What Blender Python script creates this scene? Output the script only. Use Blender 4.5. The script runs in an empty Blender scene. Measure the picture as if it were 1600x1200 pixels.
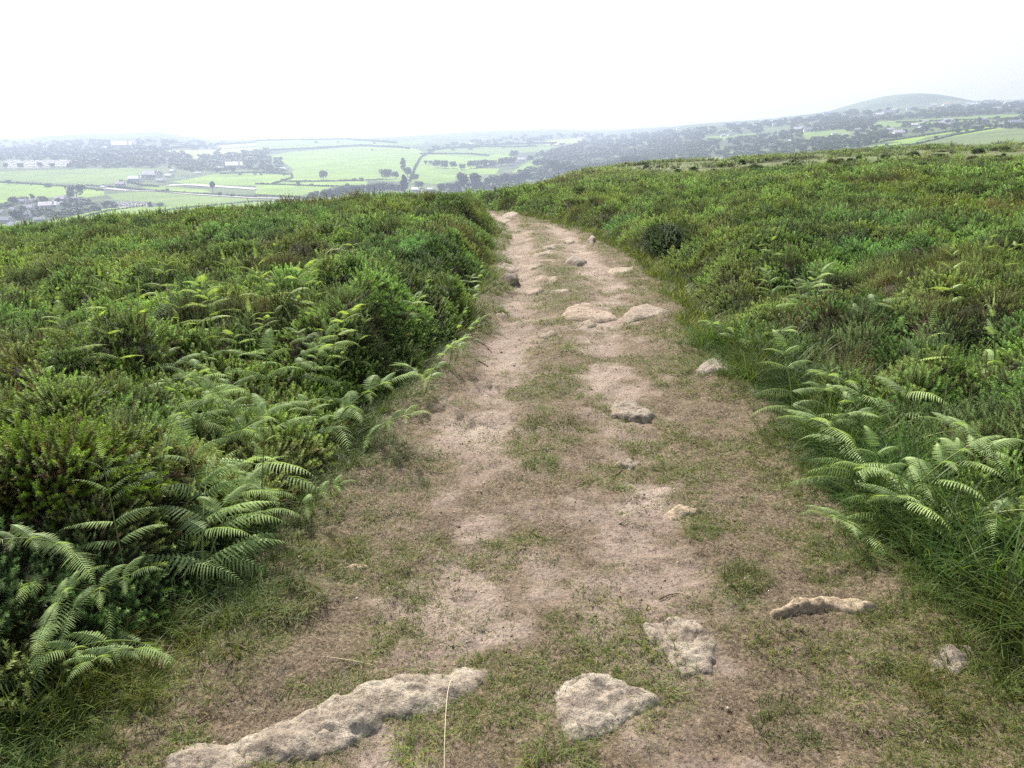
import bpy, math, random
import numpy as np
from mathutils import Vector, Matrix

random.seed(7); RS = np.random.RandomState(11)
scene = bpy.context.scene
COL = scene.collection
R = math.radians

# ------------------------------------------------------------------ camera
PITCH = R(19.2); FPX = 1150.0; CAMZ = 1.6
cam_d = bpy.data.cameras.new('camera'); cam = bpy.data.objects.new('camera', cam_d); COL.objects.link(cam)
cam_d.sensor_width = 36; cam_d.lens = 36 * FPX / 1600; cam_d.clip_start = 0.05; cam_d.clip_end = 60000
cam.location = (0, 0, CAMZ); cam.rotation_euler = (math.pi / 2 - PITCH, 0, 0)
scene.camera = cam

# ------------------------------------------------------------------ light
SUN_EL, SUN_AZ = R(41), R(-22)        # azimuth measured from +Y towards +X
w = bpy.data.worlds.new('World'); scene.world = w; w.use_nodes = True
nt = w.node_tree; nt.nodes.clear()
sky = nt.nodes.new('ShaderNodeTexSky'); sky.sky_type = 'NISHITA'; sky.sun_disc = False
sky.sun_elevation = SUN_EL; sky.sun_rotation = SUN_AZ
sky.air_density = 1.0; sky.dust_density = 2.5; sky.ozone_density = 1.0
hs = nt.nodes.new('ShaderNodeHueSaturation'); hs.inputs['Saturation'].default_value = 0.45
bg = nt.nodes.new('ShaderNodeBackground'); bg.inputs[1].default_value = 0.11
wo = nt.nodes.new('ShaderNodeOutputWorld')
nt.links.new(sky.outputs[0], hs.inputs['Color']); nt.links.new(hs.outputs[0], bg.inputs[0]); nt.links.new(bg.outputs[0], wo.inputs[0])
sd = bpy.data.lights.new('sun', 'SUN'); sun = bpy.data.objects.new('sun', sd); COL.objects.link(sun)
sd.energy = 5.0; sd.angle = R(1.2); sd.color = (1.0, 0.95, 0.86)
sdir = Vector((math.sin(SUN_AZ) * math.cos(SUN_EL), math.cos(SUN_AZ) * math.cos(SUN_EL), math.sin(SUN_EL)))
sun.rotation_euler = sdir.to_track_quat('Z', 'Y').to_euler()
sun.location = (0, 0, 30)

vs = scene.view_settings
vs.view_transform = 'Standard'; vs.look = 'None'; vs.gamma = 1; vs.use_curve_mapping = False
vs.exposure = 0.92
cy = scene.cycles
cy.max_bounces = 7; cy.diffuse_bounces = 3; cy.glossy_bounces = 2; cy.transmission_bounces = 4
cy.volume_bounces = 1; cy.transparent_max_bounces = 8; cy.use_denoising = False
cy.sample_clamp_indirect = 6

# ------------------------------------------------------------------ noise
def _h(ix, iy, s):
    n = (ix.astype(np.int64) * 374761393 + iy.astype(np.int64) * 668265263 + s * 974711) & 0xffffffff
    n = ((n ^ (n >> 13)) * 1274126177) & 0xffffffff
    n = ((n ^ (n >> 16)) * 2246822519) & 0xffffffff
    return ((n ^ (n >> 15)) & 0xffffff) / float(0xffffff)
def vnoise(x, y, s=0):
    x = np.asarray(x, float); y = np.asarray(y, float)
    ix = np.floor(x); iy = np.floor(y); fx = x - ix; fy = y - iy
    fx = fx * fx * fx * (fx * (fx * 6 - 15) + 10); fy = fy * fy * fy * (fy * (fy * 6 - 15) + 10)
    a = _h(ix, iy, s); b = _h(ix + 1, iy, s); c = _h(ix, iy + 1, s); d = _h(ix + 1, iy + 1, s)
    return (a + (b - a) * fx) * (1 - fy) + (c + (d - c) * fx) * fy
def fbm(x, y, f=1.0, o=4, s=0):
    r = 0; a = 1; t = 0
    for i in range(o):
        r = r + a * vnoise(np.asarray(x) * f + 13.7 * i, np.asarray(y) * f - 7.1 * i, s + i * 17); t += a; a *= .5; f *= 2.03
    return r / t
def sstep(x, a, b):
    t = np.clip((np.asarray(x, float) - a) / (b - a), 0, 1); return t * t * (3 - 2 * t)
def splus(x, k=1.0): return np.logaddexp(0, np.asarray(x, float) / k) * k

# ------------------------------------------------------------------ pixel (1600x1200) <-> world helpers
CP, SP = math.cos(PITCH), math.sin(PITCH)
def raydir(px, py):
    dx = (px - 800) / FPX; dy = (600 - py) / FPX
    return np.array((dx, CP + dy * SP, -SP + dy * CP))
def project(x, y, z):
    z = z - CAMZ
    d = y * CP - z * SP; u = y * SP + z * CP
    return 800 + FPX * x / d, 600 - FPX * u / d

# ------------------------------------------------------------------ terrain
SK = np.array([(-600,216),(0,216),(20,218),(70,213),(130,210),(180,209),(250,206.5),(285,213),(330,219),(450,218),(560,217),(640,213),
 (700,208.5),(780,204.5),(870,202),(920,204),(960,203),(1050,198),(1100,193),(1190,187),(1260,179),(1300,174),(1380,166),(1480,160),(1600,157),(2000,155),(2600,155)], float)
YS = np.array([(-600,4700),(330,4700),(420,4200),(620,4200),(740,5600),(950,5600),(1100,3700),(2600,3500)], float)
ZA = np.array([(-600,-100),(800,-100),(950,-88),(1100,-62),(1300,-38),(1600,-16),(2600,-5)], float)
Y1 = np.array([(-600,1400),(800,1300),(1100,700),(1300,500),(2600,450)], float)
def valley(x, y):
    ys = np.maximum(y, 1.0)
    px = 800 + 1218 * x / ys
    sk = np.interp(px, SK[:, 0], SK[:, 1]); Ys = np.interp(px, YS[:, 0], YS[:, 1])
    za = np.interp(px, ZA[:, 0], ZA[:, 1]); y1 = np.interp(px, Y1[:, 0], Y1[:, 1])
    zs = CAMZ - (sk - 200) / 1290 * Ys
    t = np.clip((ys - y1) / (Ys - y1), 0, 1)
    z = za + (zs - za) * (t * t * (3 - 2 * t) * .55 + t * .45)
    z = z - np.maximum(0, ys - Ys) * .03
    z = z + (fbm(x, y, 1 / 420., 3, 5) - .5) * 9 * sstep(ys, 700, 1500) * (1 - sstep(ys, Ys * .8, Ys))
    # round hill standing on the right skyline
    hx, hy = 1632., 3250.
    d = np.hypot((x - hx) / np.where(x < hx, 290., 180.), (y - hy) / 420.)
    z = z + 42 * np.clip(1 - d * d, 0, 1) ** 1.3
    return z
def moor(x, y):
    z = -.035 * y
    z = z + .055 * 150 * (1 - np.exp(-splus(x - 1.3, .5) / 150.))
    z = z - .078 * splus(-x - 1.5, .8)
    yc = 14 + 66 * sstep(x, -4, 16) + 40 * sstep(x, 25, 70)
    dr = np.maximum(0, y - yc); k = .0008 + .0008 * (1 - sstep(x, -3, 6)); dc = .14 / k
    z = z - np.where(dr < dc, k * dr * dr, k * dc * dc + (dr - dc) * .28)
    z = z + (fbm(x, y, .11, 3, 3) - .5) * .28 * sstep(np.hypot(x, y), 6, 20)
    return z
def ground0(x, y):
    x = np.asarray(x, float); y = np.asarray(y, float)
    m = moor(x, y); v = valley(x, y)
    k = 6.0
    z = np.where(np.abs(m - v) < 60, np.logaddexp(m / k, v / k) * k, np.maximum(m, v))
    r = np.hypot(x, y)
    return np.where(r < 180, m, z)

def hit(px, py, h=0.0, tmin=1.0, tmax=14000.):
    """first point of the ray through a photo pixel that is h above the ground"""
    d = raydir(px, py); t = np.exp(np.linspace(math.log(tmin), math.log(tmax), 1400))
    f = CAMZ + d[2] * t - (ground0(d[0] * t, d[1] * t) + h)
    c_ = np.where((f[1:] < 0) & (f[:-1] >= 0))[0]
    i = int(c_[0]) + 1 if len(c_) else len(t) - 1
    a, b = t[i - 1], t[i]; fa, fb = f[i - 1], f[i]
    tt = a + (b - a) * fa / (fa - fb) if fa != fb else a
    p = d * tt
    return float(p[0]), float(p[1]), float(CAMZ + p[2])

def vhit(px, py): return hit(px, py, 0, 430.)
# edges of the track (left / right limit of the tall heath), traced on the ground
_L = [(-60,1330),(60,1240),(190,1150),(330,985),(440,850),(550,735),(640,610),(722,530),(768,450),(776,400),(775,350)]
_Rr = [(1760,1260),(1600,1090),(1460,965),(1335,850),(1265,760),(1180,630),(1095,530),(1030,445),(965,392),(890,352)]
LW = np.array([hit(*p)[:2] for p in _L]); RW = np.array([hit(*p)[:2] for p in _Rr])
ltab = np.vstack([[(-1.25, -6), (-1.2, 0.0)], LW, [(LW[-1][0] - .9, LW[-1][1] + 3.5), (LW[-1][0] - 3.2, LW[-1][1] + 8), (LW[-1][0]-9, LW[-1][1] + 18)]])
rtab = np.vstack([[(1.55, -6), (1.5, 0.0)], RW, [(RW[-1][0] - .95, RW[-1][1] + 3), (RW[-1][0] - 2.6, RW[-1][1] + 7), (RW[-1][0]-9, RW[-1][1] + 18)]])
sh_ = lambda q: 1 - sstep(q, 5, 10)
LW[:, 0] += .06 * sh_(LW[:, 1]); RW[:, 0] -= .10 * sh_(RW[:, 1])
print('LEFT', LW.round(2).tolist()); print('RIGHT', RW.round(2).tolist())
def xl(y): return np.interp(y, ltab[:, 1], ltab[:, 0])
def xr(y): return np.interp(y, rtab[:, 1], rtab[:, 0])
def edge_d(x, y):
    """>0 inside the heath (metres from the track's edge), <0 on the track"""
    wob = (fbm(x, y, 1.3, 3, 41) - .5) * .42 * np.clip(.35 + np.asarray(y) * .1, .35, 1)
    return np.maximum(xl(y) - x, x - xr(y)) + wob
def pathmask(x, y): return (1 - sstep(edge_d(x, y), -.12, .12)) * (1 - sstep(y, 34, 40))
# ruts
RL = np.array([(1.5,-.28),(3.1,-.22),(5.1,-.12),(6.7,.0),(9.8,.12),(18,-.0),(24,-1.2),(32,-5)])
RR_ = np.array([(1.5,.55),(3.1,.56),(5.1,.72),(6.7,.95),(9.8,1.22),(18,1.1),(24,-.2),(32,-4)])
def lanes(x, y):
    a = np.exp(-((x - np.interp(y, RL[:, 0], RL[:, 1])) / .27) ** 2)
    b = np.exp(-((x - np.interp(y, RR_[:, 0], RR_[:, 1])) / .24) ** 2)
    return a, b
def track_micro(x, y):
    a, b = lanes(x, y)
    far = sstep(y, 3.5, 8)
    z = -(.022 + .035 * far) * a - (.014 + .02 * far) * b
    z = z + (fbm(x, y, 2.2, 4, 61) - .5) * .05 + (fbm(x, y, 11, 3, 71) - .5) * .024 + (fbm(x, y, 38, 2, 73) - .5) * .012 * (1 - sstep(y, 4, 7))
    e = edge_d(x, y)
    return z + .05 * sstep(e, -.35, .05)
def ground(x, y):
    return ground0(x, y) + track_micro(x, y) * pathmask(x, y)
def turf(x, y):
    """0 bare earth .. 1 turf on the track"""
    a, b = lanes(x, y); n = fbm(x, y, 1.7, 4, 81); n2 = fbm(x, y, 6, 3, 91)
    e = edge_d(x, y)
    g = .84 - .60 * a * (.6 + .4 * sstep(y, 3, 5)) - .50 * b * (.6 + .4 * sstep(y, 2.6, 4)) + (n - .5) * 1.15 + (n2 - .5) * 1.1 + .5 * sstep(e, -.5, -.05)
    g = g - .25 * sstep(y, 9, 14) + .22 * np.exp(-((x - .5 * (np.interp(y, RL[:, 0], RL[:, 1]) + np.interp(y, RR_[:, 0], RR_[:, 1]))) / .22) ** 2) * sstep(y, 3, 4.5)
    g = g + .25 * np.exp(-((x - 1.25) / .5) ** 2) * (1 - sstep(y, 2.2, 3.4))
    return np.clip(g, 0, 1)
def canopy(x, y):
    """height of the heath above the ground"""
    e = edge_d(x, y); r = np.hypot(x, y)
    left = x < xl(y)
    base = np.where(left, .50, .34)
    big = fbm(x, y, .45, 3, 21) - .5; mid = fbm(x, y, 1.6, 3, 31) - .5
    h = base + big * .5 + mid * np.where(left, .34, .24) + (fbm(x, y, 3.4, 2, 37) - .5) * .40 * (1 - sstep(r, 20, 60))
    ramp = np.where(left, sstep(e, -.04, .62), sstep(e, -.05, .9))
    pale = palefield(x, y)
    h = h * (1 - .55 * sstep(r, 22, 60)) * (1 - .5 * pale)
    # low grass instead of bushes at the two bottom corners
    corner = (1 - sstep(y, 1.75, 2.45)) * (x < 0)
    corner2 = (1 - sstep(e, .25, .8)) * (x > 0) * (1 - sstep(y, 3.2, 5.5))
    h = h * (1 - .65 * corner) * (1 - .5 * corner2)
    bd = np.maximum.reduce([bed(415, 620, .75, 1.0, x, y), bed(290, 870, .55, .40, x, y, .2), bed(150, 900, .5, .35, x, y, .2), bed(1380, 660, .75, .85, x, y, .3), bed(1250, 455, .9, .9, x, y, .3)])
    h = h * (1 - .6 * bd) + .26 * bed(60, 700, .75, .6, x, y, .6)
    return np.clip(h, .05, 1.3) * ramp
def bed(px0, py0, rx, ry, x, y, h=.3):
    cx_, cy_, _ = hit(px0, py0, h); return np.exp(-(((x - cx_) / rx) ** 2 + ((y - cy_) / ry) ** 2) ** 1.5)
def palefield(x, y):
    n = fbm(x, y, .05, 2, 51)
    n2 = fbm(x, y, .16, 3, 52)
    return sstep(np.asarray(y) + x * .25 + (n - .5) * 12, 33, 45) * sstep(x, 3, 13) * sstep(n2, .24, .42)

# ------------------------------------------------------------------ mesh helpers
def mesh_np(name, V, F, smooth=True):
    V = np.asarray(V, np.float32); F = np.asarray(F, np.int32)
    me = bpy.data.meshes.new(name); me.vertices.add(len(V)); me.vertices.foreach_set('co', V.ravel())
    k = F.shape[1]; me.loops.add(F.size); me.loops.foreach_set('vertex_index', F.ravel())
    me.polygons.add(len(F)); me.polygons.foreach_set('loop_start', np.arange(0, F.size, k, dtype=np.int32))
    me.polygons.foreach_set('loop_total', np.full(len(F), k, np.int32))
    if smooth: me.polygons.foreach_set('use_smooth', np.ones(len(F), bool))
    me.update(calc_edges=True); return me
def add_col(me, name, C):
    a = me.color_attributes.new(name, 'FLOAT_COLOR', 'POINT'); C = np.asarray(C, np.float32)
    if C.shape[1] == 3: C = np.hstack([C, np.ones((len(C), 1), np.float32)])
    a.data.foreach_set('color', C.ravel())
def add_f(me, name, v):
    a = me.attributes.new(name, 'FLOAT', 'POINT'); a.data.foreach_set('value', np.asarray(v, np.float32).ravel())
def grid_faces(n, m):
    i = np.arange(n - 1)[:, None] * m + np.arange(m - 1)[None, :]; i = i.ravel()
    return np.stack([i, i + 1, i + m + 1, i + m], 1)
def link(name, me, mat=None, parent=None, loc=None):
    o = bpy.data.objects.new(name, me)
    if mat: me.materials.append(mat)
    COL.objects.link(o)
    if parent: o.parent = parent
    if loc is not None: o.location = loc
    return o
def tag(o, label=None, cat=None, group=None, kind=None):
    if label: o['label'] = label
    if cat: o['category'] = cat
    if group: o['group'] = group
    if kind: o['kind'] = kind
    return o
def empty(name, loc, rz=0):
    o = bpy.data.objects.new(name, None); o.empty_display_size = .1; COL.objects.link(o)
    o.location = loc; o.rotation_euler = (0, 0, rz); return o
def copy_tree(o, parent=None):
    c = o.copy(); COL.objects.link(c); c.parent = parent
    for ch in o.children: copy_tree(ch, c)
    return c
class MB:
    """collects quads/tris in plain lists"""
    def __init__(s): s.v = []; s.f = []; s.c = []
    def add(s, vs, fs, c=None):
        b = len(s.v); s.v += [tuple(q) for q in vs]; s.f += [tuple(b + i for i in f) for f in fs]
        s.c += [c if c is not None else (1, 1, 1)] * len(vs)
    def box(s, x0, y0, z0, x1, y1, z1, c=None):
        s.add([(x0,y0,z0),(x1,y0,z0),(x1,y1,z0),(x0,y1,z0),(x0,y0,z1),(x1,y0,z1),(x1,y1,z1),(x0,y1,z1)],
              [(0,3,2,1),(4,5,6,7),(0,1,5,4),(1,2,6,5),(2,3,7,6),(3,0,4,7)], c)
    def tube(s, pts, rad, n=5, c=None):
        pts = [Vector(p) for p in pts]; vs = []; fs = []
        for i, p in enumerate(pts):
            t = (pts[min(i + 1, len(pts) - 1)] - pts[max(i - 1, 0)]).normalized()
            a = t.cross(Vector((.31, .95, .1))).normalized(); b = t.cross(a)
            r = rad[i] if hasattr(rad, '__len__') else rad
            for k in range(n):
                q = 2 * math.pi * k / n; vs.append(p + (a * math.cos(q) + b * math.sin(q)) * r)
        for i in range(len(pts) - 1):
            for k in range(n):
                k2 = (k + 1) % n; fs.append((i * n + k, i * n + k2, (i + 1) * n + k2, (i + 1) * n + k))
        s.add(vs, fs, c)
    def mesh(s, name, smooth=False, col=True):
        me = bpy.data.meshes.new(name); me.from_pydata(s.v, [], s.f)
        if smooth: me.polygons.foreach_set('use_smooth', np.ones(len(me.polygons), bool))
        if col: add_col(me, 'shade', s.c)
        me.update(); return me

# ------------------------------------------------------------------ materials
def newmat(name):
    m = bpy.data.materials.new(name); m.use_nodes = True; t = m.node_tree; t.nodes.clear()
    out = t.nodes.new('ShaderNodeOutputMaterial'); return m, t, out
def N(t, ty, **kw):
    n = t.nodes.new(ty)
    for k, v in kw.items(): setattr(n, k, v)
    return n
def mixc(t, a, b, f, mode='MIX'):
    n = N(t, 'ShaderNodeMix', data_type='RGBA', blend_type=mode)
    for sock, v in ((n.inputs['A'], a), (n.inputs['B'], b), (n.inputs['Factor'], f)):
        pass
    ia, ib, iF = n.inputs[6], n.inputs[7], n.inputs[0]
    for sock, v in ((ia, a), (ib, b), (iF, f)):
        if hasattr(v, 'is_output') or isinstance(v, bpy.types.NodeSocket): t.links.new(v, sock)
        elif isinstance(v, (int, float)): sock.default_value = v
        else: sock.default_value = (*v, 1)
    return n.outputs[2]
def noise(t, scale, detail=4, rough=.55, vec=None):
    n = N(t, 'ShaderNodeTexNoise'); n.inputs['Scale'].default_value = scale; n.inputs['Detail'].default_value = detail
    n.inputs['Roughness'].default_value = rough
    if vec: t.links.new(vec, n.inputs['Vector'])
    return n.outputs['Fac']
def ramp(t, fac, stops):
    n = N(t, 'ShaderNodeValToRGB'); cr = n.color_ramp
    while len(cr.elements) < len(stops): cr.elements.new(.5)
    for e, (p, c) in zip(cr.elements, stops):
        e.position = p; e.color = (*c, 1) if hasattr(c, '__len__') else (c, c, c, 1)
    t.links.new(fac, n.inputs[0]); return n.outputs[0]
def leafmat(name, base, inst=True, trans=.35, rough=.5, vary=.25, spec=.4, objvar=False):
    m, t, out = newmat(name)
    at = N(t, 'ShaderNodeAttribute', attribute_name='shade')
    c = mixc(t, base, at.outputs['Color'], 1.0, 'MULTIPLY')
    if inst:
        ti = N(t, 'ShaderNodeAttribute', attribute_name='tint', attribute_type='INSTANCER')
        c = mixc(t, c, ti.outputs['Color'], 1.0, 'MULTIPLY')
    if objvar:
        oi = N(t, 'ShaderNodeObjectInfo')
        rr = ramp(t, oi.outputs['Random'], [(0, (1 - vary,) * 3), (.5, (1, 1.02, .95)), (1, (1 + vary, 1 + vary, 1))])
        c = mixc(t, c, rr, 1.0, 'MULTIPLY')
        c = mixc(t, c, oi.outputs['Color'], 1.0, 'MULTIPLY')
    p = N(t, 'ShaderNodeBsdfPrincipled'); p.inputs['Roughness'].default_value = rough
    p.inputs['Specular IOR Level'].default_value = spec
    t.links.new(c, p.inputs['Base Color'])
    tr = N(t, 'ShaderNodeBsdfTranslucent')
    tc = mixc(t, c, (1.25, 1.35, .6), 1.0, 'MULTIPLY')
    t.links.new(tc, tr.inputs['Color'])
    ms = N(t, 'ShaderNodeMixShader'); ms.inputs[0].default_value = trans
    t.links.new(p.outputs[0], ms.inputs[1]); t.links.new(tr.outputs[0], ms.inputs[2]); t.links.new(ms.outputs[0], out.inputs[0])
    return m
def plain(name, col, rough=.8, var=.15, scale=3, bump=0.0, bscale=20, spec=.3, objcol=False):
    m, t, out = newmat(name)
    tc = N(t, 'ShaderNodeTexCoord').outputs['Object']
    n = noise(t, scale, 5, .6, tc)
    c = ramp(t, n, [(.25, tuple(x * (1 - var) for x in col)), (.75, tuple(min(1, x * (1 + var)) for x in col))])
    if objcol:
        oi = N(t, 'ShaderNodeObjectInfo'); c = mixc(t, c, oi.outputs['Color'], 1.0, 'MULTIPLY')
    p = N(t, 'ShaderNodeBsdfPrincipled'); p.inputs['Roughness'].default_value = rough; p.inputs['Specular IOR Level'].default_value = spec
    t.links.new(c, p.inputs['Base Color'])
    if bump:
        b = N(t, 'ShaderNodeBump'); b.inputs['Strength'].default_value = bump; b.inputs['Distance'].default_value = .02
        t.links.new(noise(t, bscale, 6, .65, tc), b.inputs['Height']); t.links.new(b.outputs[0], p.inputs['Normal'])
    t.links.new(p.outputs[0], out.inputs[0]); return m

# ---- track earth
m, t, out = newmat('trodden_earth'); M_EARTH = m
tc = N(t, 'ShaderNodeTexCoord').outputs['Object']
g = N(t, 'ShaderNodeAttribute', attribute_name='turf').outputs['Fac']
n1 = noise(t, 1.6, 5, .6, tc); n2 = noise(t, 9, 6, .65, tc); n3 = noise(t, 70, 5, .7, tc); n4 = noise(t, 320, 3, .7, tc)
dirt = ramp(t, n1, [(.28, (.215, .165, .134)), (.52, (.305, .243, .202)), (.75, (.41, .34, .29))])
dirt = mixc(t, dirt, ramp(t, n2, [(.3, (.70, .68, .66)), (.7, (1.12, 1.1, 1.08))]), .8, 'MULTIPLY')
dirt = mixc(t, dirt, ramp(t, n3, [(.34, (.38, .35, .33)), (.48, (.95, .95, .95)), (.66, (1.35, 1.33, 1.3))]), .85, 'MULTIPLY')
vo = N(t, 'ShaderNodeTexVoronoi'); vo.inputs['Scale'].default_value = 62; t.links.new(tc, vo.inputs['Vector'])
peb = ramp(t, vo.outputs['Distance'], [(.12, (1, 1, 1)), (.22, (0, 0, 0))])
pm = mixc(t, (0, 0, 0), peb, ramp(t, n2, [(.5, (0, 0, 0)), (.62, (.7, .7, .7))]))
dirt = mixc(t, dirt, (.36, .29, .23), pm)
thatch = ramp(t, n3, [(.34, (.045, .036, .024)), (.5, (.16, .122, .088)), (.66, (.31, .245, .185))])
thatch = mixc(t, thatch, ramp(t, n2, [(.35, (.82, .86, .7)), (.65, (1.1, 1.02, .98))]), .7, 'MULTIPLY')
ma = N(t, 'ShaderNodeMath', operation='ADD'); mb_ = N(t, 'ShaderNodeMath', operation='MULTIPLY_ADD')
t.links.new(n3, mb_.inputs[0]); mb_.inputs[1].default_value = .9; t.links.new(g, mb_.inputs[2])
t.links.new(mb_.outputs[0], ma.inputs[0]); 
ms2 = N(t, 'ShaderNodeMath', operation='MULTIPLY'); t.links.new(n2, ms2.inputs[0]); ms2.inputs[1].default_value = .5; t.links.new(ms2.outputs[0], ma.inputs[1])
gm = ramp(t, ma.outputs[0], [(.0, 0.0), (.93, 0.0), (1.0, 0.0)])
mr = N(t, 'ShaderNodeMapRange'); t.links.new(ma.outputs[0], mr.inputs[0]); mr.inputs[1].default_value = 1.0; mr.inputs[2].default_value = 1.42
colr = mixc(t, dirt, thatch, mr.outputs[0])
p = N(t, 'ShaderNodeBsdfPrincipled'); p.inputs['Roughness'].default_value = .95; p.inputs['Specular IOR Level'].default_value = .15
t.links.new(colr, p.inputs['Base Color'])
b1 = N(t, 'ShaderNodeBump'); b1.inputs['Strength'].default_value = .9; b1.inputs['Distance'].default_value = .016; t.links.new(n3, b1.inputs['Height'])
b2 = N(t, 'ShaderNodeBump'); b2.inputs['Strength'].default_value = .6; b2.inputs['Distance'].default_value = .004; t.links.new(n4, b2.inputs['Height'])
t.links.new(b1.outputs[0], b2.inputs['Normal']); t.links.new(b2.outputs[0], p.inputs['Normal']); t.links.new(p.outputs[0], out.inputs[0])

# ---- granite
m, t, out = newmat('weathered_granite'); M_ROCK = m
tc = N(t, 'ShaderNodeTexCoord').outputs['Object']; oi = N(t, 'ShaderNodeObjectInfo')
n1 = noise(t, 7, 6, .65, tc); n2 = noise(t, 40, 6, .7, tc); n3 = noise(t, 190, 4, .75, tc)
c = ramp(t, n1, [(.3, (.23, .18, .14)), (.48, (.36, .30, .235)), (.62, (.44, .385, .31)), (.75, (.30, .27, .23))])
c = mixc(t, c, ramp(t, n2, [(.33, (.30, .28, .27)), (.47, (.90, .90, .90)), (.66, (1.25, 1.24, 1.2))]), .9, 'MULTIPLY')
c = mixc(t, c, ramp(t, n3, [(.33, (.4, .4, .4)), (.5, (1, 1, 1)), (.68, (1.3, 1.3, 1.28))]), .8, 'MULTIPLY')
n5 = noise(t, 15, 6, .7, tc)
c = mixc(t, c, (.16, .14, .125), ramp(t, noise(t, 17, 5, .75, tc), [(.55, 0.0), (.63, .65)]))
c = mixc(t, c, (.30, .25, .10), ramp(t, n5, [(.56, 0.0), (.68, .32)]))
c = mixc(t, c, oi.outputs['Color'], 1.0, 'MULTIPLY')
p = N(t, 'ShaderNodeBsdfPrincipled'); p.inputs['Roughness'].default_value = .85; p.inputs['Specular IOR Level'].default_value = .3
t.links.new(c, p.inputs['Base Color'])
b1 = N(t, 'ShaderNodeBump'); b1.inputs['Strength'].default_value = 1.0; b1.inputs['Distance'].default_value = .02; t.links.new(n2, b1.inputs['Height'])
b2 = N(t, 'ShaderNodeBump'); b2.inputs['Strength'].default_value = .6; b2.inputs['Distance'].default_value = .004; t.links.new(n3, b2.inputs['Height'])
t.links.new(b1.outputs[0], b2.inputs['Normal']); t.links.new(b2.outputs[0], p.inputs['Normal']); t.links.new(p.outputs[0], out.inputs[0])

# ---- wide ground: colour attribute 'land' plus noise
m, t, out = newmat('land'); M_LAND = m
tc = N(t, 'ShaderNodeTexCoord').outputs['Object']
at = N(t, 'ShaderNodeAttribute', attribute_name='land')
n1 = noise(t, .012, 5, .6, tc); n2 = noise(t, 1.5, 5, .7, tc)
c = mixc(t, at.outputs['Color'], ramp(t, n1, [(.3, (.68, .74, .7)), (.7, (1.2, 1.15, 1.15))]), 1.0, 'MULTIPLY')
c = mixc(t, c, ramp(t, n2, [(.3, (.75, .75, .75)), (.7, (1.2, 1.2, 1.2))]), 1.0, 'MULTIPLY')
p = N(t, 'ShaderNodeBsdfPrincipled'); p.inputs['Roughness'].default_value = .95; p.inputs['Specular IOR Level'].default_value = .1
t.links.new(c, p.inputs['Base Color']); t.links.new(p.outputs[0], out.inputs[0])

M_UNDER = plain('dark_undergrowth', (.035, .028, .016), .95, .5, 6, .5, 30)  # brown undergrowth, darkened to paint in the shade of the gaps
M_GORSE = leafmat('gorse_needles', (.150, .245, .072), trans=.28, rough=.6, spec=.18)
M_HEATHER = leafmat('heather_sprays', (.145, .205, .078), trans=.25, rough=.7, spec=.15)
M_GRASS = leafmat('grass_blades', (.125, .180, .042), trans=.34, rough=.55, spec=.2)
M_DRY = leafmat('dry_blades', (.245, .20, .15), trans=.3, rough=.6, spec=.3)
M_FERN = leafmat('bracken_leaf', (.25, .345, .17), inst=False, trans=.32, rough=.6, spec=.18, objvar=True, vary=.18)
M_FSTEM = leafmat('bracken_stem', (.16, .20, .06), inst=False, trans=.1, rough=.45, objvar=True)
M_GORSE_O = leafmat('gorse_bush_needles', (.075, .125, .032), inst=False, trans=.25, rough=.6, spec=.18, objvar=True)
M_GRASS_O = leafmat('tuft_blades', (.105, .155, .038), inst=False, trans=.40, rough=.6, spec=.15, objvar=True)
M_TREE = leafmat('tree_leaves', (.045, .075, .022), inst=True, trans=.25, rough=.6, spec=.2)
M_TREE_O = leafmat('crown_leaves', (.045, .075, .022), inst=False, trans=.25, rough=.6, spec=.2, objvar=True)
M_HEDGE = leafmat('hedge_leaves', (.05, .075, .022), inst=False, trans=.2, rough=.6, spec=.2, objvar=True)
M_BARK = plain('bark', (.09, .07, .05), .9, .3, 4)
M_WALL = plain('rendered_wall', (.72, .70, .66), .8, .08, 1, objcol=True)
M_ROOF = plain('slate_roof', (.17, .17, .19), .6, .2, 2, objcol=True)
M_GLASS = plain('window_glass', (.05, .06, .07), .15, .1, 1, spec=.6)
M_CAR = plain('car_paint', (.8, .8, .8), .3, .03, 1, spec=.6, objcol=True)
M_LANE = plain('lane_surface', (.36, .34, .31), .9, .15, .2)
M_STRAW = plain('straw', (.62, .52, .34), .6, .15, 30)
M_TWIG = plain('twig_bark', (.13, .085, .055), .9, .3, 40)
M_STONES = plain('pebble_stone', (.26, .20, .155), .9, .35, 3)

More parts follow.
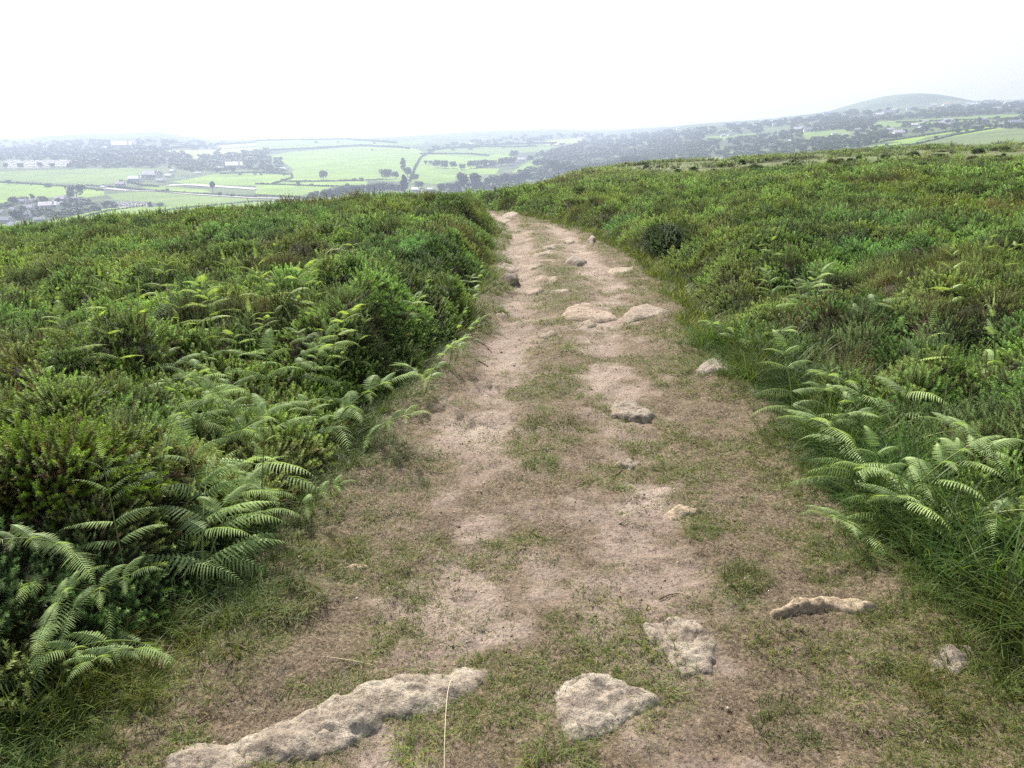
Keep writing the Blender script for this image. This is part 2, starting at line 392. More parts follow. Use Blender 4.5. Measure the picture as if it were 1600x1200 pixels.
# ------------------------------------------------------------------ scatter: one object of stuff that draws many small pieces of its own geometry
def scatter(name, P, E, S, T, protos, label, cat):
    me = bpy.data.meshes.new(name); n = len(P)
    me.vertices.add(n); me.vertices.foreach_set('co', np.asarray(P, np.float32).ravel())
    a = me.attributes.new('turn', 'FLOAT_VECTOR', 'POINT'); a.data.foreach_set('vector', np.asarray(E, np.float32).ravel())
    a = me.attributes.new('size', 'FLOAT_VECTOR', 'POINT'); a.data.foreach_set('vector', np.asarray(S, np.float32).ravel())
    a = me.attributes.new('pick', 'INT', 'POINT'); a.data.foreach_set('value', RS.randint(0, len(protos), n).astype(np.int32))
    a = me.attributes.new('tint', 'FLOAT_COLOR', 'POINT'); a.data.foreach_set('color', np.hstack([np.asarray(T, np.float32), np.ones((n, 1), np.float32)]).ravel())
    o = bpy.data.objects.new(name, me); COL.objects.link(o)
    g = bpy.data.node_groups.new(name + '_nodes', 'GeometryNodeTree')
    g.interface.new_socket(name='Geometry', in_out='INPUT', socket_type='NodeSocketGeometry')
    g.interface.new_socket(name='Geometry', in_out='OUTPUT', socket_type='NodeSocketGeometry')
    gi = g.nodes.new('NodeGroupInput'); go = g.nodes.new('NodeGroupOutput')
    iop = g.nodes.new('GeometryNodeInstanceOnPoints'); join = g.nodes.new('GeometryNodeJoinGeometry')
    for pm in protos:
        po = bpy.data.objects.new(pm.name, pm)
        oi = g.nodes.new('GeometryNodeObjectInfo'); oi.inputs['Object'].default_value = po; oi.inputs['As Instance'].default_value = False
        g2 = g.nodes.new('GeometryNodeGeometryToInstance'); g.links.new(oi.outputs['Geometry'], g2.inputs[0]); g.links.new(g2.outputs[0], join.inputs[0])
    def attr(nm, ty):
        q = g.nodes.new('GeometryNodeInputNamedAttribute'); q.data_type = ty; q.inputs['Name'].default_value = nm
        return [s for s in q.outputs if s.enabled and s.name == 'Attribute'][0]
    g.links.new(gi.outputs[0], iop.inputs['Points']); g.links.new(join.outputs[0], iop.inputs['Instance'])
    iop.inputs['Pick Instance'].default_value = True
    g.links.new(attr('pick', 'INT'), iop.inputs['Instance Index'])
    er = g.nodes.new('FunctionNodeEulerToRotation'); g.links.new(attr('turn', 'FLOAT_VECTOR'), er.inputs[0]); g.links.new(er.outputs[0], iop.inputs['Rotation'])
    g.links.new(attr('size', 'FLOAT_VECTOR'), iop.inputs['Scale'])
    g.links.new(iop.outputs[0], go.inputs[0])
    md = o.modifiers.new('pieces', 'NODES'); md.node_group = g
    tag(o, label, cat, None, 'stuff'); print('SCATTER', name, n)
    return o

# ------------------------------------------------------------------ small plant pieces
def strip(V, F, C, pts, wid, side, c0, c1):
    """flat blade through pts"""
    b = len(V)
    for i, p in enumerate(pts):
        k = i / (len(pts) - 1); w_ = wid * (1 - k ** 1.6) * .5 + .0002
        V.append(tuple(p - side * w_)); V.append(tuple(p + side * w_))
        c = tuple(a + (b_ - a) * k for a, b_ in zip(c0, c1)); C.append(c); C.append(c)
    for i in range(len(pts) - 1):
        F.append((b + 2 * i, b + 2 * i + 1, b + 2 * i + 3, b + 2 * i + 2))
def tuft_mesh(name, n, hgt, spread, wid, seg=3, rnd=None, mat=None, bend=.7, dry=0.15, splay=.9):
    rnd = rnd or random; V, F, C = [], [], []
    for i in range(n):
        a = rnd.uniform(0, 6.283); r = spread * math.sqrt(rnd.random()) * .5
        p = Vector((math.cos(a) * r, math.sin(a) * r, 0)); a2 = a + rnd.uniform(-splay, splay)
        L = hgt * rnd.uniform(.5, 1.1); lean = rnd.uniform(.05, .6); d = Vector((math.cos(a2), math.sin(a2), 0)); pts = [p]
        ang = lean
        for k in range(seg):
            ang += bend * rnd.uniform(.4, 1.2) / seg
            p = p + (d * math.sin(ang) + Vector((0, 0, math.cos(ang)))) * L / seg; pts.append(p)
        side = Vector((-d.y, d.x, 0)) * 1.0
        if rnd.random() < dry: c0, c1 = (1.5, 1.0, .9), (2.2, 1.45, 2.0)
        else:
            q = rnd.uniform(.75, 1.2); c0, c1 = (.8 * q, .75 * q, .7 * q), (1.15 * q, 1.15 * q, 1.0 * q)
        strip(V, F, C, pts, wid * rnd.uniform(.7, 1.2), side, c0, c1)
    me = mesh_np(name, V, F, False); add_col(me, 'shade', C)
    if mat: me.materials.append(mat)
    return me
def shoot_clump(name, nshoot, L, rad, needles, nlen, nwid, rnd, mat, upright=.5, brown=.15, tipc=(1.5, 1.45, 1.1)):
    """a clump of upright shoots, each set round with short needles"""
    V, F, C = [], [], []
    for s in range(nshoot):
        a = rnd.uniform(0, 6.283); q = math.sqrt(rnd.random()); r = rad * q * .55
        base = Vector((math.cos(a) * r, math.sin(a) * r, -.25 * L))
        tilt = q * (1 - upright) * 1.3 * rnd.uniform(.5, 1.2)
        d = Vector((math.cos(a) * math.sin(tilt), math.sin(a) * math.sin(tilt), math.cos(tilt)))
        d = (d + Vector((rnd.uniform(-.18, .18), rnd.uniform(-.18, .18), 0))).normalized()
        ln = L * rnd.uniform(.65, 1.2)
        u = d.cross(Vector((.3, .2, .93))).normalized(); v = d.cross(u)
        isb = rnd.random() < brown; g = rnd.uniform(.75, 1.2)
        def colr(k):  # brownish base; extra darkening below and brightened tips paint shade and light
            if isb: return (1.15 * g, .55 * g, .8 * g)
            k2 = k ** 1.7
            return tuple(((.50, .42, .40)[j] * (1 - k2) + tipc[j] * 1.12 * k2) * g for j in range(3))
        strip(V, F, C, [base, base + d * ln * .95], .003, u, (.8, .55, .6), colr(.7))
        for k in range(needles):
            q2 = (k + rnd.random()) / needles; h = .30 + .70 * q2 ** .8
            az = k * 2.4 + rnd.uniform(-.4, .4); o = u * math.cos(az) + v * math.sin(az)
            p = base + d * ln * h; l = nlen * rnd.uniform(.7, 1.2) * (1 - .35 * h)
            tip = p + (o * .8 + d * .75).normalized() * l; sd_ = d.cross(o).normalized() * nwid * .5
            b = len(V); V += [tuple(p - sd_), tuple(p + sd_), tuple(tip + sd_ * .25), tuple(tip - sd_ * .25)]; F.append((b, b + 1, b + 2, b + 3))
            c = colr(h); C += [c, c, tuple(x * 1.12 for x in c), tuple(x * 1.12 for x in c)]
    me = mesh_np(name, V, F, False); add_col(me, 'shade', C); me.materials.append(mat)
    return me
rn = random.Random(5)
P_GORSE = [shoot_clump('gorse_shoots', 9, .115, .13, 36, .0185, .0056, rn, M_GORSE, .50, .07) for _ in range(4)]
P_GORSE_FAR = [shoot_clump('gorse_shoots_coarse', 8, .115, .14, 15, .027, .0105, rn, M_GORSE, .45, .10) for _ in range(3)]
P_HEATH = [shoot_clump('heather_sprays', 13, .125, .12, 26, .012, .0042, rn, M_HEATHER, .62, .12, (1.4, 1.4, 1.0)) for _ in range(4)]
P_HEATH_FAR = [shoot_clump('heather_sprays_coarse', 10, .125, .14, 12, .019, .0085, rn, M_HEATHER, .6, .22, (1.3, 1.3, 1.0)) for _ in range(3)]
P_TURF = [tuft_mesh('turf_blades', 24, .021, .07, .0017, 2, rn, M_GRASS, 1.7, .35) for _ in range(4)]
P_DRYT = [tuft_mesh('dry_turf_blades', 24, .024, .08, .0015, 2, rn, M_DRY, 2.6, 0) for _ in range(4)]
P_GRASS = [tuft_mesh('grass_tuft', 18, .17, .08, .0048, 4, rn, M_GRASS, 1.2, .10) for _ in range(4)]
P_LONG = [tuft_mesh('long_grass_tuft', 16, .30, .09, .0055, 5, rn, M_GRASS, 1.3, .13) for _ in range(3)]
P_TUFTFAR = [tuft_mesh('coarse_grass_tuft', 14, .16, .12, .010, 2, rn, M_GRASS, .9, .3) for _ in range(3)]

# ------------------------------------------------------------------ the land: one sheet out to the horizon
A = (.165, .262, .030); B = (.13, .20, .038); Cc = (.26, .28, .09); Wd = (.045, .07, .025); Rg = (.085, .12, .045); TN = (.25, .22, .12)
FIELDS = [
 (B,[(-200,270),(0,268),(60,266),(125,264),(200,262),(250,265),(245,271),(205,282),(150,290),(60,284),(-200,280)]),
 (A,[(-200,287),(0,286),(50,287),(110,291),(160,297),(165,305),(130,309),(60,309),(0,318),(-200,330)]),
 (A,[(220,292),(250,290),(320,296),(330,301),(280,300),(235,296)]),
 (B,[(165,303),(225,299),(300,304),(400,311),(470,316),(400,313),(330,321),(262,322),(235,315),(180,312)]),
 (A,[(50,352),(110,338),(170,325),(262,322),(400,314),(480,313),(465,328),(400,328),(230,345),(120,356)]),
 (A,[(268,284),(345,270),(400,269),(460,272),(452,285),(425,286),(400,290),(300,289)]),
 (Cc,[(240,236),(345,233),(400,230),(400,236),(332,247),(300,249),(280,240)]),
 (Cc,[(345,226),(400,221),(470,219),(470,222),(400,228),(340,232)]),
 (A,[(410,245),(450,238),(560,229),(648,232),(662,238),(649,262),(641,284),(575,282),(500,282),(445,282),(460,265),(440,252)]),
 (B,[(400,222),(540,218),(600,222),(645,231),(560,227),(430,234),(400,236)]),
 (A,[(400,287),(430,285),(500,284),(575,282),(572,290),(520,292),(500,300),(465,306),(400,303)]),
 (A,[(643,285),(650,262),(657,247),(668,239),(760,243),(800,237),(802,250),(745,262),(718,266),(700,280),(690,288)]),
 (A,[(690,286),(715,264),(780,263),(775,272),(750,273),(730,280)]),
 (B,[(672,238),(690,231),(750,228),(840,226),(870,230),(840,237),(760,241)]),
 (A,[(830,250),(865,251),(870,260),(800,270),(810,262)]),
 (A,[(740,266),(780,264),(770,272),(750,272)]),
 (Cc,[(855,220),(920,214),(905,224),(850,227)]),
 (A,[(918,250),(945,250),(940,257),(920,257)]),
 (B,[(612,223),(665,219),(660,225),(620,226)]),
 (Cc,[(1030,257),(1100,246),(1130,246),(1100,256),(1050,264)]),
 (B,[(1250,208),(1320,202),(1332,210),(1262,218)]),
 (A,[(1355,222),(1440,211),(1550,194),(1562,197),(1450,214),(1425,222)]),
 (A,[(1350,229),(1440,219),(1560,199),(1575,202),(1500,212),(1430,224),(1350,238)]),
 ((.115,.155,.05),[(1440,222),(1560,202),(1700,198),(1700,230),(1500,232),(1380,240)]),
 (B,[(1132,237),(1160,236),(1166,240),(1136,242)]),
 (B,[(1355,200),(1372,190),(1450,186),(1540,180),(1600,178),(1600,184),(1500,190),(1400,198)]),
 (B,[(1100,214),(1180,208),(1200,212),(1120,220)]),
 (Rg,[(1190,200),(1240,196),(1235,204),(1195,208)]),
 ((.27,.26,.24),[(170,317),(190,315),(235,316),(238,322),(190,324),(172,322)]),
 ((.22,.21,.19),[(8,252),(110,250),(118,258),(60,263),(10,262)]),
]
def inpoly(px, py, poly):
    ins = np.zeros(px.shape, bool); n = len(poly)
    for i in range(n):
        x1, y1 = poly[i]; x2, y2 = poly[(i + 1) % n]
        if y1 == y2: continue
        c = ((y1 > py) != (y2 > py)) & (px < (x2 - x1) * (py - y1) / (y2 - y1) + x1)
        ins ^= c
    return ins
az = np.concatenate([np.linspace(-180, -44, 60)[:-1], np.linspace(-44, 44, 900), np.linspace(44, 180, 60)[1:-1]])
az = np.append(az, 180.0)
rr = np.concatenate([[.02], np.exp(np.linspace(math.log(.4), math.log(400), 330))[:-1], np.exp(np.linspace(math.log(400), math.log(8500), 400)), [10000, 12000]])
AZ, RR2 = np.meshgrid(np.radians(az), rr); X = np.sin(AZ) * RR2; Y = np.cos(AZ) * RR2
Z = ground0(X, np.where(Y < -250, -250, Y)); Z = np.where(Y < 0, Z * (1 - sstep(-Y, 150, 900)) - 60 * sstep(-Y, 150, 900), Z)
Z = np.maximum(Z, -190)
Z = Z - .09 * (1 - sstep(edge_d(X, Y), -.25, .3)) * (1 - sstep(Y, 33, 39))
PX, PY = project(X, np.maximum(Y, 1), Z)
Cl = np.zeros(X.shape + (3,)) + np.array(Wd)
far = RR2 > 350
nn = fbm(X, Y, 1 / 160., 3, 77)[..., None]
Cl = np.where(nn > .5, np.array(Rg), Cl)
for c_, poly in FIELDS:
    msk = far & inpoly(PX, PY, poly)
    if c_ is A or c_ is B or c_ is Cc:
        v_ = (fbm(X, Y, 1 / 90., 3, 99)[..., None] - .5) * .35 + 1
        Cl[msk] = (np.array(c_) * v_)[msk]
    else: Cl[msk] = c_
near = RR2 < 350
hn = fbm(X, Y, .25, 4, 12)
moorc = np.array((.05, .042, .022)) + (hn[..., None] - .4) * np.array((.06, .07, .03))
pf = palefield(X, Y)[..., None]
moorc = moorc * (1 - pf) + np.array((.13, .15, .07)) * pf
Cl[near] = np.clip(moorc, .01, 1)[near]
me = mesh_np('land', np.stack([X, Y, Z], -1).reshape(-1, 3), grid_faces(*X.shape)); add_col(me, 'land', Cl.reshape(-1, 3))
tag(link('terrain', me, M_LAND), None, None, None, 'structure')


# ------------------------------------------------------------------ stones set in the track: outlines measured on the ground
ROCK_SPECS = [
 ('bedrock_slab', .040, (1,1,1), [(278,1192),(300,1174),(350,1172),(400,1150),(470,1127),(520,1097),(560,1086),(600,1065),(640,1049),(668,1054),(700,1060),(716,1046),(745,1046),(747,1060),(722,1082),(690,1094),(650,1106),(592,1112),(574,1135),(520,1160),(470,1178),(400,1192),(335,1218),(285,1222)], 'long pale bedrock slab slanting across the bottom left of the track'),
 ('granite_stone', .036, (1.02,1.03,1.05), [(866,1092),(880,1070),(925,1053),(965,1060),(1000,1078),(1022,1102),(985,1110),(962,1132),(925,1152),(900,1160),(880,1125)], 'pale pointed flat stone at the bottom, right of the dry stalk'),
 ('granite_stone', .030, (.92,.9,.9), [(1010,978),(1040,968),(1082,968),(1118,1000),(1112,1048),(1060,1054),(1048,1020),(1020,1002)], 'squarish flat stone above right of the pale pointed stone'),
 ('granite_stone', .040, (1.15,1.08,.95), [(1208,966),(1236,946),(1290,938),(1338,942),(1364,955),(1336,957),(1290,953),(1242,960)], 'curved ridge-like stone with turf below it, near the right verge'),
 ('granite_stone', .016, (.75,.75,.8), [(1452,1048),(1478,1020),(1512,1022),(1517,1045),(1487,1062),(1452,1062)], 'small grey broken stone under the right grass edge'),
 ('granite_stone', .075, (.98,.96,.95), [(955,639),(962,628),(992,633),(1023,650),(1014,660),(978,656),(958,648)], 'wedge-shaped stone with a dark front face halfway up the track'),
 ('granite_stone', .030, (.85,.82,.8), [(967,721),(984,713),(998,722),(985,729)], 'small thin stone below the wedge-shaped stone'),
 ('granite_stone', .032, (1.2,1.12,1), [(1044,802),(1065,793),(1093,799),(1086,806),(1052,808)], 'pale curved finger-like stone beside the right rut'),
 ('granite_stone', .040, (1.1,1.1,1.15), [(1090,586),(1102,571),(1135,571),(1147,586),(1112,591)], 'whitish flat stone at the foot of the right verge'),
 ('granite_stone', .014, (1.1,1,.9), [(538,886),(560,879),(578,884),(560,890)], 'tiny pale chip on the left side of the track'),
 ('granite_stone', .065, (1.1,1,.95), [(878,494),(888,480),(922,473),(955,484),(966,496),(930,502),(885,501)], 'broad pale slab in the middle of the track, widest of the far stones'),
 ('granite_stone', .060, (1.1,1.05,1), [(908,506),(918,500),(934,505),(922,510)], 'small stone just below the broad pale slab'),
 ('granite_stone', .075, (.95,.9,.88), [(972,496),(984,483),(1012,477),(1048,492),(1012,500),(984,503)], 'long humped stone right of the broad pale slab'),
 ('granite_stone', .060, (.85,.8,.75), [(836,522),(862,514),(872,520),(852,527)], 'stone at the end of the turf bank beside the left rut'),
 ('granite_stone', .150, (.60,.56,.55), [(784,436),(794,430),(808,428),(811,439),(797,442)], 'dark angular boulder in the left rut'),
 ('granite_stone', .050, (1.05,1,.98), [(770,419),(798,411),(816,415),(800,421)], 'flat stone in the left rut above the dark boulder'),
 ('granite_stone', .050, (1.05,1.02,.95), [(820,417),(844,411),(851,415),(830,420)], 'flat pale stone between the rut and the turf strip'),
 ('granite_stone', .050, (1.05,1.02,.95), [(831,397),(862,391),(866,396),(840,401)], 'pale slab lying across the turf strip far up the track'),
 ('granite_stone', .050, (1.0,.98,.95), [(848,387),(868,382),(870,387),(856,390)], 'smaller slab just beyond the pale slab on the turf strip'),
 ('granite_stone', .120, (.85,.85,.85), [(884,412),(889,404),(903,401),(916,408),(906,415)], 'rounded grey stone half sunk in a hump of turf'),
 ('granite_stone', .070, (1.05,.98,.95), [(824,455),(830,449),(850,452),(840,457)], 'small stone at the left end of a low rock step'),
 ('granite_stone', .050, (1.1,1.05,1), [(858,456),(872,452),(897,454),(884,458)], 'pale stone at the right end of a low rock step'),
 ('granite_stone', .050, (1.05,1,.95), [(857,439),(868,434),(873,438),(864,442)], 'small rounded stone above the low rock step'),
 ('granite_stone', .055, (1.15,1.1,1.05), [(948,424),(962,418),(992,420),(984,427),(962,427)], 'flat whitish stone beside the far right verge'),
 ('granite_stone', .120, (.8,.76,.74), [(916,379),(924,373),(931,377),(926,383)], 'dark upright stone at the far right edge of the track'),
 ('granite_stone', .060, (1.1,1.05,1), [(878,378),(890,372),(898,376),(888,380)], 'pale stone left of the dark upright stone'),
 ('granite_stone', .080, (1.05,1,.95), [(783,338),(796,333),(812,337),(800,341)], 'pale stone ledge where the track goes out of sight'),
 ('granite_stone', .070, (1,.95,.92), [(773,344),(786,340),(800,343),(788,347)], 'second ledge stone just before the track goes out of sight'),
 ('granite_stone', .060, (1.0,.95,.9), [(776,493),(784,487),(794,491),(786,496)], 'small stone at the foot of the left bank'),
]
ROCKS = []
for nm_, hh, c_, ol, lb in ROCK_SPECS:
    ROCKS.append((nm_, hh, c_, np.array([hit(a, b)[:2] for a, b in ol]), lb))
def polydist(x, y, P):
    """signed distance to a polygon, >0 inside"""
    d = np.full(x.shape, 1e9)
    for i in range(len(P)):
        a = P[i]; b = P[(i + 1) % len(P)]; ab = b - a; L = (ab ** 2).sum() + 1e-12
        t_ = np.clip(((x - a[0]) * ab[0] + (y - a[1]) * ab[1]) / L, 0, 1)
        d = np.minimum(d, np.hypot(x - a[0] - t_ * ab[0], y - a[1] - t_ * ab[1]))
    ins = inpoly(x, y, [tuple(p) for p in P])
    return np.where(ins, d, -d)
def offrock(x, y, m=.012):
    k = np.ones(len(x), bool)
    for nm_, hh, c_, P, lb in ROCKS:
        near_ = (x > P[:, 0].min() - .1) & (x < P[:, 0].max() + .1) & (y > P[:, 1].min() - .1) & (y < P[:, 1].max() + .1)
        if near_.any():
            q = np.where(near_)[0]; k[q] &= polydist(x[q], y[q], P) < m
    return k

# ---- the track
ys = np.concatenate([np.arange(-1.0, .8, .1), np.arange(.8, 3.2, .013), np.arange(3.2, 7, .025), np.arange(7, 14, .06), np.arange(14, 38, .15)])
us = np.linspace(-.18, 1.18, 260)
YY, UU = np.meshgrid(ys, us, indexing='ij'); XX = xl(YY) - .25 + (xr(YY) + .25 - xl(YY) + .25) * UU
ZZ = ground0(XX, YY) + track_micro(XX, YY) * np.clip(pathmask(XX, YY) * 1.0, 0, 1)
ZZ = ZZ - .12 * sstep(edge_d(XX, YY), .25, .55)
me = mesh_np('track', np.stack([XX, YY, ZZ], -1).reshape(-1, 3), grid_faces(*XX.shape)[:, ::-1]); add_f(me, 'turf', turf(XX, YY))
tag(link('path', me, M_EARTH), None, None, None, 'structure')

# ---- solid body under the shoots; its dark colour stands for shade between them
az2 = np.radians(np.linspace(-80, 80, 900)); r2 = np.concatenate([np.exp(np.linspace(math.log(.7), math.log(190), 520))])
AZ, RR2 = np.meshgrid(az2, r2); X = np.sin(AZ) * RR2; Y = np.cos(AZ) * RR2
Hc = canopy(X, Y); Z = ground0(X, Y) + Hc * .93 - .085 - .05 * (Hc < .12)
Z = Z + (fbm(X, Y, 9, 2, 8) - .5) * .07 * (RR2 < 25)
me = mesh_np('litter', np.stack([X, Y, Z], -1).reshape(-1, 3), grid_faces(*X.shape))
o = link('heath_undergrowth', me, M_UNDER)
tag(o, 'dark brown woody undergrowth, with shade put into its colour, beneath the green heath on both sides of the track', 'undergrowth', None, 'stuff')

# ------------------------------------------------------------------ heath scatter
def band(r0, r1, a0, a1, dens):
    area = (a1 - a0) / 2 * (r1 * r1 - r0 * r0); n = int(area * dens)
    a = RS.uniform(a0, a1, n); r = np.sqrt(RS.uniform(r0 * r0, r1 * r1, n)); return np.sin(a) * r, np.cos(a) * r
def grad(f, x, y, e=.04): return (f(x + e, y) - f(x - e, y)) / (2 * e), (f(x, y + e) - f(x, y - e)) / (2 * e)
def angles(nx, ny, tilt=.8):
    """euler xyz tilting +Z towards the surface normal, after a random spin"""
    n = len(nx); spin = RS.uniform(0, 6.283, n); out = np.zeros((n, 3))
    for i in range(n):
        q = Vector((-nx[i] * tilt, -ny[i] * tilt, 1)).to_track_quat('Z', 'Y').to_matrix() @ Matrix.Rotation(spin[i], 3, 'Z')
        out[i] = q.to_euler('XYZ')[:]
    return out
BANDS = [(.9, 5, -1.4, 1.4, 260, 1.0), (5, 11, -.80, .80, 215, 1.0), (11, 24, -.76, .76, 100, 1.35), (24, 55, -.72, .72, 29, 2.25), (55, 120, -.70, .72, 2.6, 6.5), (120, 190, .05, .74, 1.0, 9)]
G = dict(gorse=[], heath=[], gfar=[], hfar=[], pale=[])
for r0, r1, a0, a1, dn, sc in BANDS:
    x, y = band(r0, r1, a0, a1, dn * 1.6)
    e = edge_d(x, y); k = (e > .02) ; x, y, e = x[k], y[k], e[k]
    h = canopy(x, y); gx, gy = grad(lambda a, b: ground0(a, b) + canopy(a, b), x, y)
    sl = np.sqrt(1 + gx * gx + gy * gy); k = (RS.random_sample(len(x)) < np.minimum(sl, 1.9) / 1.9 ) | (RS.random_sample(len(x)) < .25)
    x, y, e, h, gx, gy = [q[k] for q in (x, y, e, h, gx, gy)]
    kk = h > .10; x, y, e, h, gx, gy = [q[kk] for q in (x, y, e, h, gx, gy)]
    nl = fbm(x, y, .55, 3, 201); nm = fbm(x, y, 1.7, 3, 211); ns = fbm(x, y, 6., 2, 221)
    left = x < xl(y); r = np.hypot(x, y)
    pf = palefield(x, y)
    typ = nl + (nm - .5) * .6 + np.where(left, .02, .03)
    isg = (typ > .40)
    # colour: dark, mid and bright clumps, brown patches
    br = fbm(x, y, .9, 3, 231); yl = fbm(x, y, .7, 3, 241)
    val = .80 + (ns - .5) * 1.2 + (nm - .5) * 1.1 + RS.normal(0, .13, len(x))
    val = np.clip(val, .35, 1.6)
    T = np.stack([val * (1.0 + (yl - .5) * .7), val * (.99 + (yl - .5) * .2), val * (1.1 - (yl - .5) * .5)], 1)
    rust = np.clip(bed(1270, 492, .30, .35, x, y) + bed(1370, 545, .18, .25, x, y) + .7 * bed(70, 810, .28, .2, x, y, .3), 0, 1)[:, None] * (RS.random_sample(len(x)) < .55)[:, None]
    dead = sstep(br + (ns - .5) * .4, .57, .72)[:, None] * np.where(left, .75, .6)[:, None]
    T = T * (1 - dead) + np.array((.95, .64, .85)) * val[:, None] * dead
    T = T * (1 - rust) + np.array((1.0, .50, .7)) * val[:, None] * rust
    farb = (sstep(r, 26, 50) * (1 - pf) * np.where(x < 14, .75, .35))[:, None]
    T = T * (1 - farb) + np.array((.95, .68, .9)) * val[:, None] * farb
    s = sc * RS.uniform(.75, 1.25, len(x)); z = ground0(x, y) + h - .05 * sc ** .5 + RS.normal(0, .025, len(x)) * min(sc, 2)
    rp = RS.random_sample(len(x)) < .93
    for nm_, msk in (('g', isg & ((pf < .6) | ~rp)), ('h', ~isg & ((pf < .6) | ~rp)), ('p', (pf >= .6) & rp)):
        if not msk.any(): continue
        E = angles(gx[msk], gy[msk]); E[:, :2] += RS.normal(0, .12, (msk.sum(), 2))
        S = np.stack([s[msk], s[msk], s[msk] * (.85 if sc < 3 else .6)], 1)
        key = {'g': 'gorse' if sc < 1.9 else 'gfar', 'h': 'heath' if sc < 1.9 else 'hfar', 'p': 'pale'}[nm_]
        Tm = T[msk]
        if nm_ == 'p': Tm = np.stack([.85 * val[msk] + .15, .85 * val[msk] + .2, 1.8 * val[msk]], 1); S = S * np.array((1.0, 1.0, .45))
        G[key].append((np.stack([x, y, z], 1)[msk], E, S, Tm))
def cat(k): return [np.concatenate([q[i] for q in G[k]]) for i in range(4)]
scatter('gorse_cover', *cat('gorse'), P_GORSE, 'green spiny gorse cover beside the near part of the track', 'gorse')
scatter('heather_cover', *cat('heath'), P_HEATH, 'olive and brown heather growing among the near gorse', 'heather')
scatter('moor_gorse_cover', *cat('gfar'), P_GORSE_FAR, 'low green gorse carpeting the moor farther out', 'gorse')
scatter('moor_heather_cover', *cat('hfar'), P_HEATH_FAR, 'brownish heather carpeting the moor farther out', 'heather')
scatter('moor_grass', *cat('pale'), P_TUFTFAR, 'pale grass field dotted with dark bushes along the moor ridge', 'grass')

# ---- grasses
x, y = band(.9, 6.5, -1.35, 1.35, 480); e = edge_d(x, y); rnd_ = RS.random_sample(len(x))
corner = (x < 0) * (1 - sstep(y, 1.9, 2.9)); right = x > xr(y) - .4
want = sstep(e, -.42, -.05) * (1 - sstep(e, .25, .55 + .5 * (right & (y < 4.5)))) * .75
want = np.maximum(want, corner * sstep(e, -.25, 0) * .9)
k = rnd_ < want; x, y, e = x[k], y[k], e[k]; right = x > .3
h = canopy(x, y); z = ground(x, y) * 0 + ground0(x, y) + track_micro(x, y) * pathmask(x, y) - .01 + np.clip(h - .12, 0, 1) * .75
val = .70 + (fbm(x, y, 3, 3, 301) - .5) * .9 + RS.normal(0, .08, len(x)); yl = fbm(x, y, 1.5, 2, 311)
T = np.stack([val * (.9 + (yl - .45) * .6), val * 1.0, val * (1 - (yl - .5) * .6)], 1)
s = .26 + .97 * sstep(e, -.28, .3) + RS.uniform(-.15, .2, len(x)); s = np.clip(s, .2, 1.5) * np.where(right, 1.0, .9)
E = angles(np.zeros(len(x)), np.zeros(len(x))); E[:, :2] += RS.normal(0, .15, (len(x), 2))
lm = right & (e > .05) & (RS.random_sample(len(x)) < .7)
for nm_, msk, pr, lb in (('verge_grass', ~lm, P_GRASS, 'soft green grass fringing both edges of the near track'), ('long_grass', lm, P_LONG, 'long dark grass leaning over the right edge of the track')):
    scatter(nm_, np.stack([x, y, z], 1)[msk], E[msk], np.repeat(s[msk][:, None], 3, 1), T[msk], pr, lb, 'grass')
# farther verge
x, y = band(6.5, 22, -.5, .5, 300); e = edge_d(x, y)
k = (e > -.22) & (e < .25) & (RS.random_sample(len(x)) < .6); x, y, e = x[k], y[k], e[k]
E = angles(np.zeros(len(x)), np.zeros(len(x))); val = .85 + (fbm(x, y, 2, 3, 305) - .5) * .7
T = np.stack([val * .95, val * .95, val], 1); s = .4 + .8 * sstep(e, -.2, .2)
scatter('far_verge_grass', np.stack([x, y, ground0(x, y) - .01], 1), E, np.repeat(s[:, None], 3, 1), T, P_TUFTFAR, 'grass fringe along the far stretch of the track', 'grass')
# turf on the track
def turf_pts(r0, r1, dens, a=.95):
    x, y = band(r0, r1, -a, a, dens); e = edge_d(x, y); g = turf(x, y); n = fbm(x, y, 14, 2, 331)
    k = (e < .05) & (RS.random_sample(len(x)) < (.12 + .88 * sstep(g + (n - .5) * .9, .25, .90))); x, y, g = x[k], y[k], g[k]
    return x, y, g
PT = [[], []]
for r0, r1, dn, sc in ((.9, 3.2, 3200, 1.0), (3.2, 6, 1500, 1.25), (6, 11, 460, 1.9), (11, 24, 110, 3.0)):
    x, y, g = turf_pts(r0, r1, dn); ok_ = offrock(x, y); x, y, g = x[ok_], y[ok_], g[ok_]; gn = fbm(x, y, 2.6, 3, 341) + (fbm(x, y, 9, 2, 343) - .5) * .4 + .17 * sstep(edge_d(x, y), -.55, -.1)
    gn = gn + .19 * np.exp(-((x - .5 * (np.interp(y, RL[:, 0], RL[:, 1]) + np.interp(y, RR_[:, 0], RR_[:, 1]))) / .25) ** 2) * sstep(y, 3, 4.5); gn = gn + .10 * np.exp(-((x - 1.25) / .45) ** 2) * (1 - sstep(y, 2.0, 3.0))
    gr = RS.random_sample(len(x)) < sstep(gn, .39, .58) * .84 + .08
    E = angles(np.zeros(len(x)), np.zeros(len(x))); E[:, :2] += RS.normal(0, .25, (len(x), 2))
    z = ground(x, y) - .001; s = sc * RS.uniform(.6, 1.2, len(x)) * (.75 + .5 * (gn > .58))
    v = RS.uniform(.65, 1.15, len(x))
    for q, msk in ((0, gr), (1, ~gr)):
        T = np.stack([v * (1.0 if q == 0 else .95), v * (1.0 if q == 0 else .94), v * (1.1 if q == 0 else .98)], 1)
        PT[q].append((np.stack([x, y, z], 1)[msk], E[msk], (np.stack([s, s, s * (.85 if sc < 1.5 else .55)], 1) * (.85 if q == 0 else 1))[msk], T[msk]))
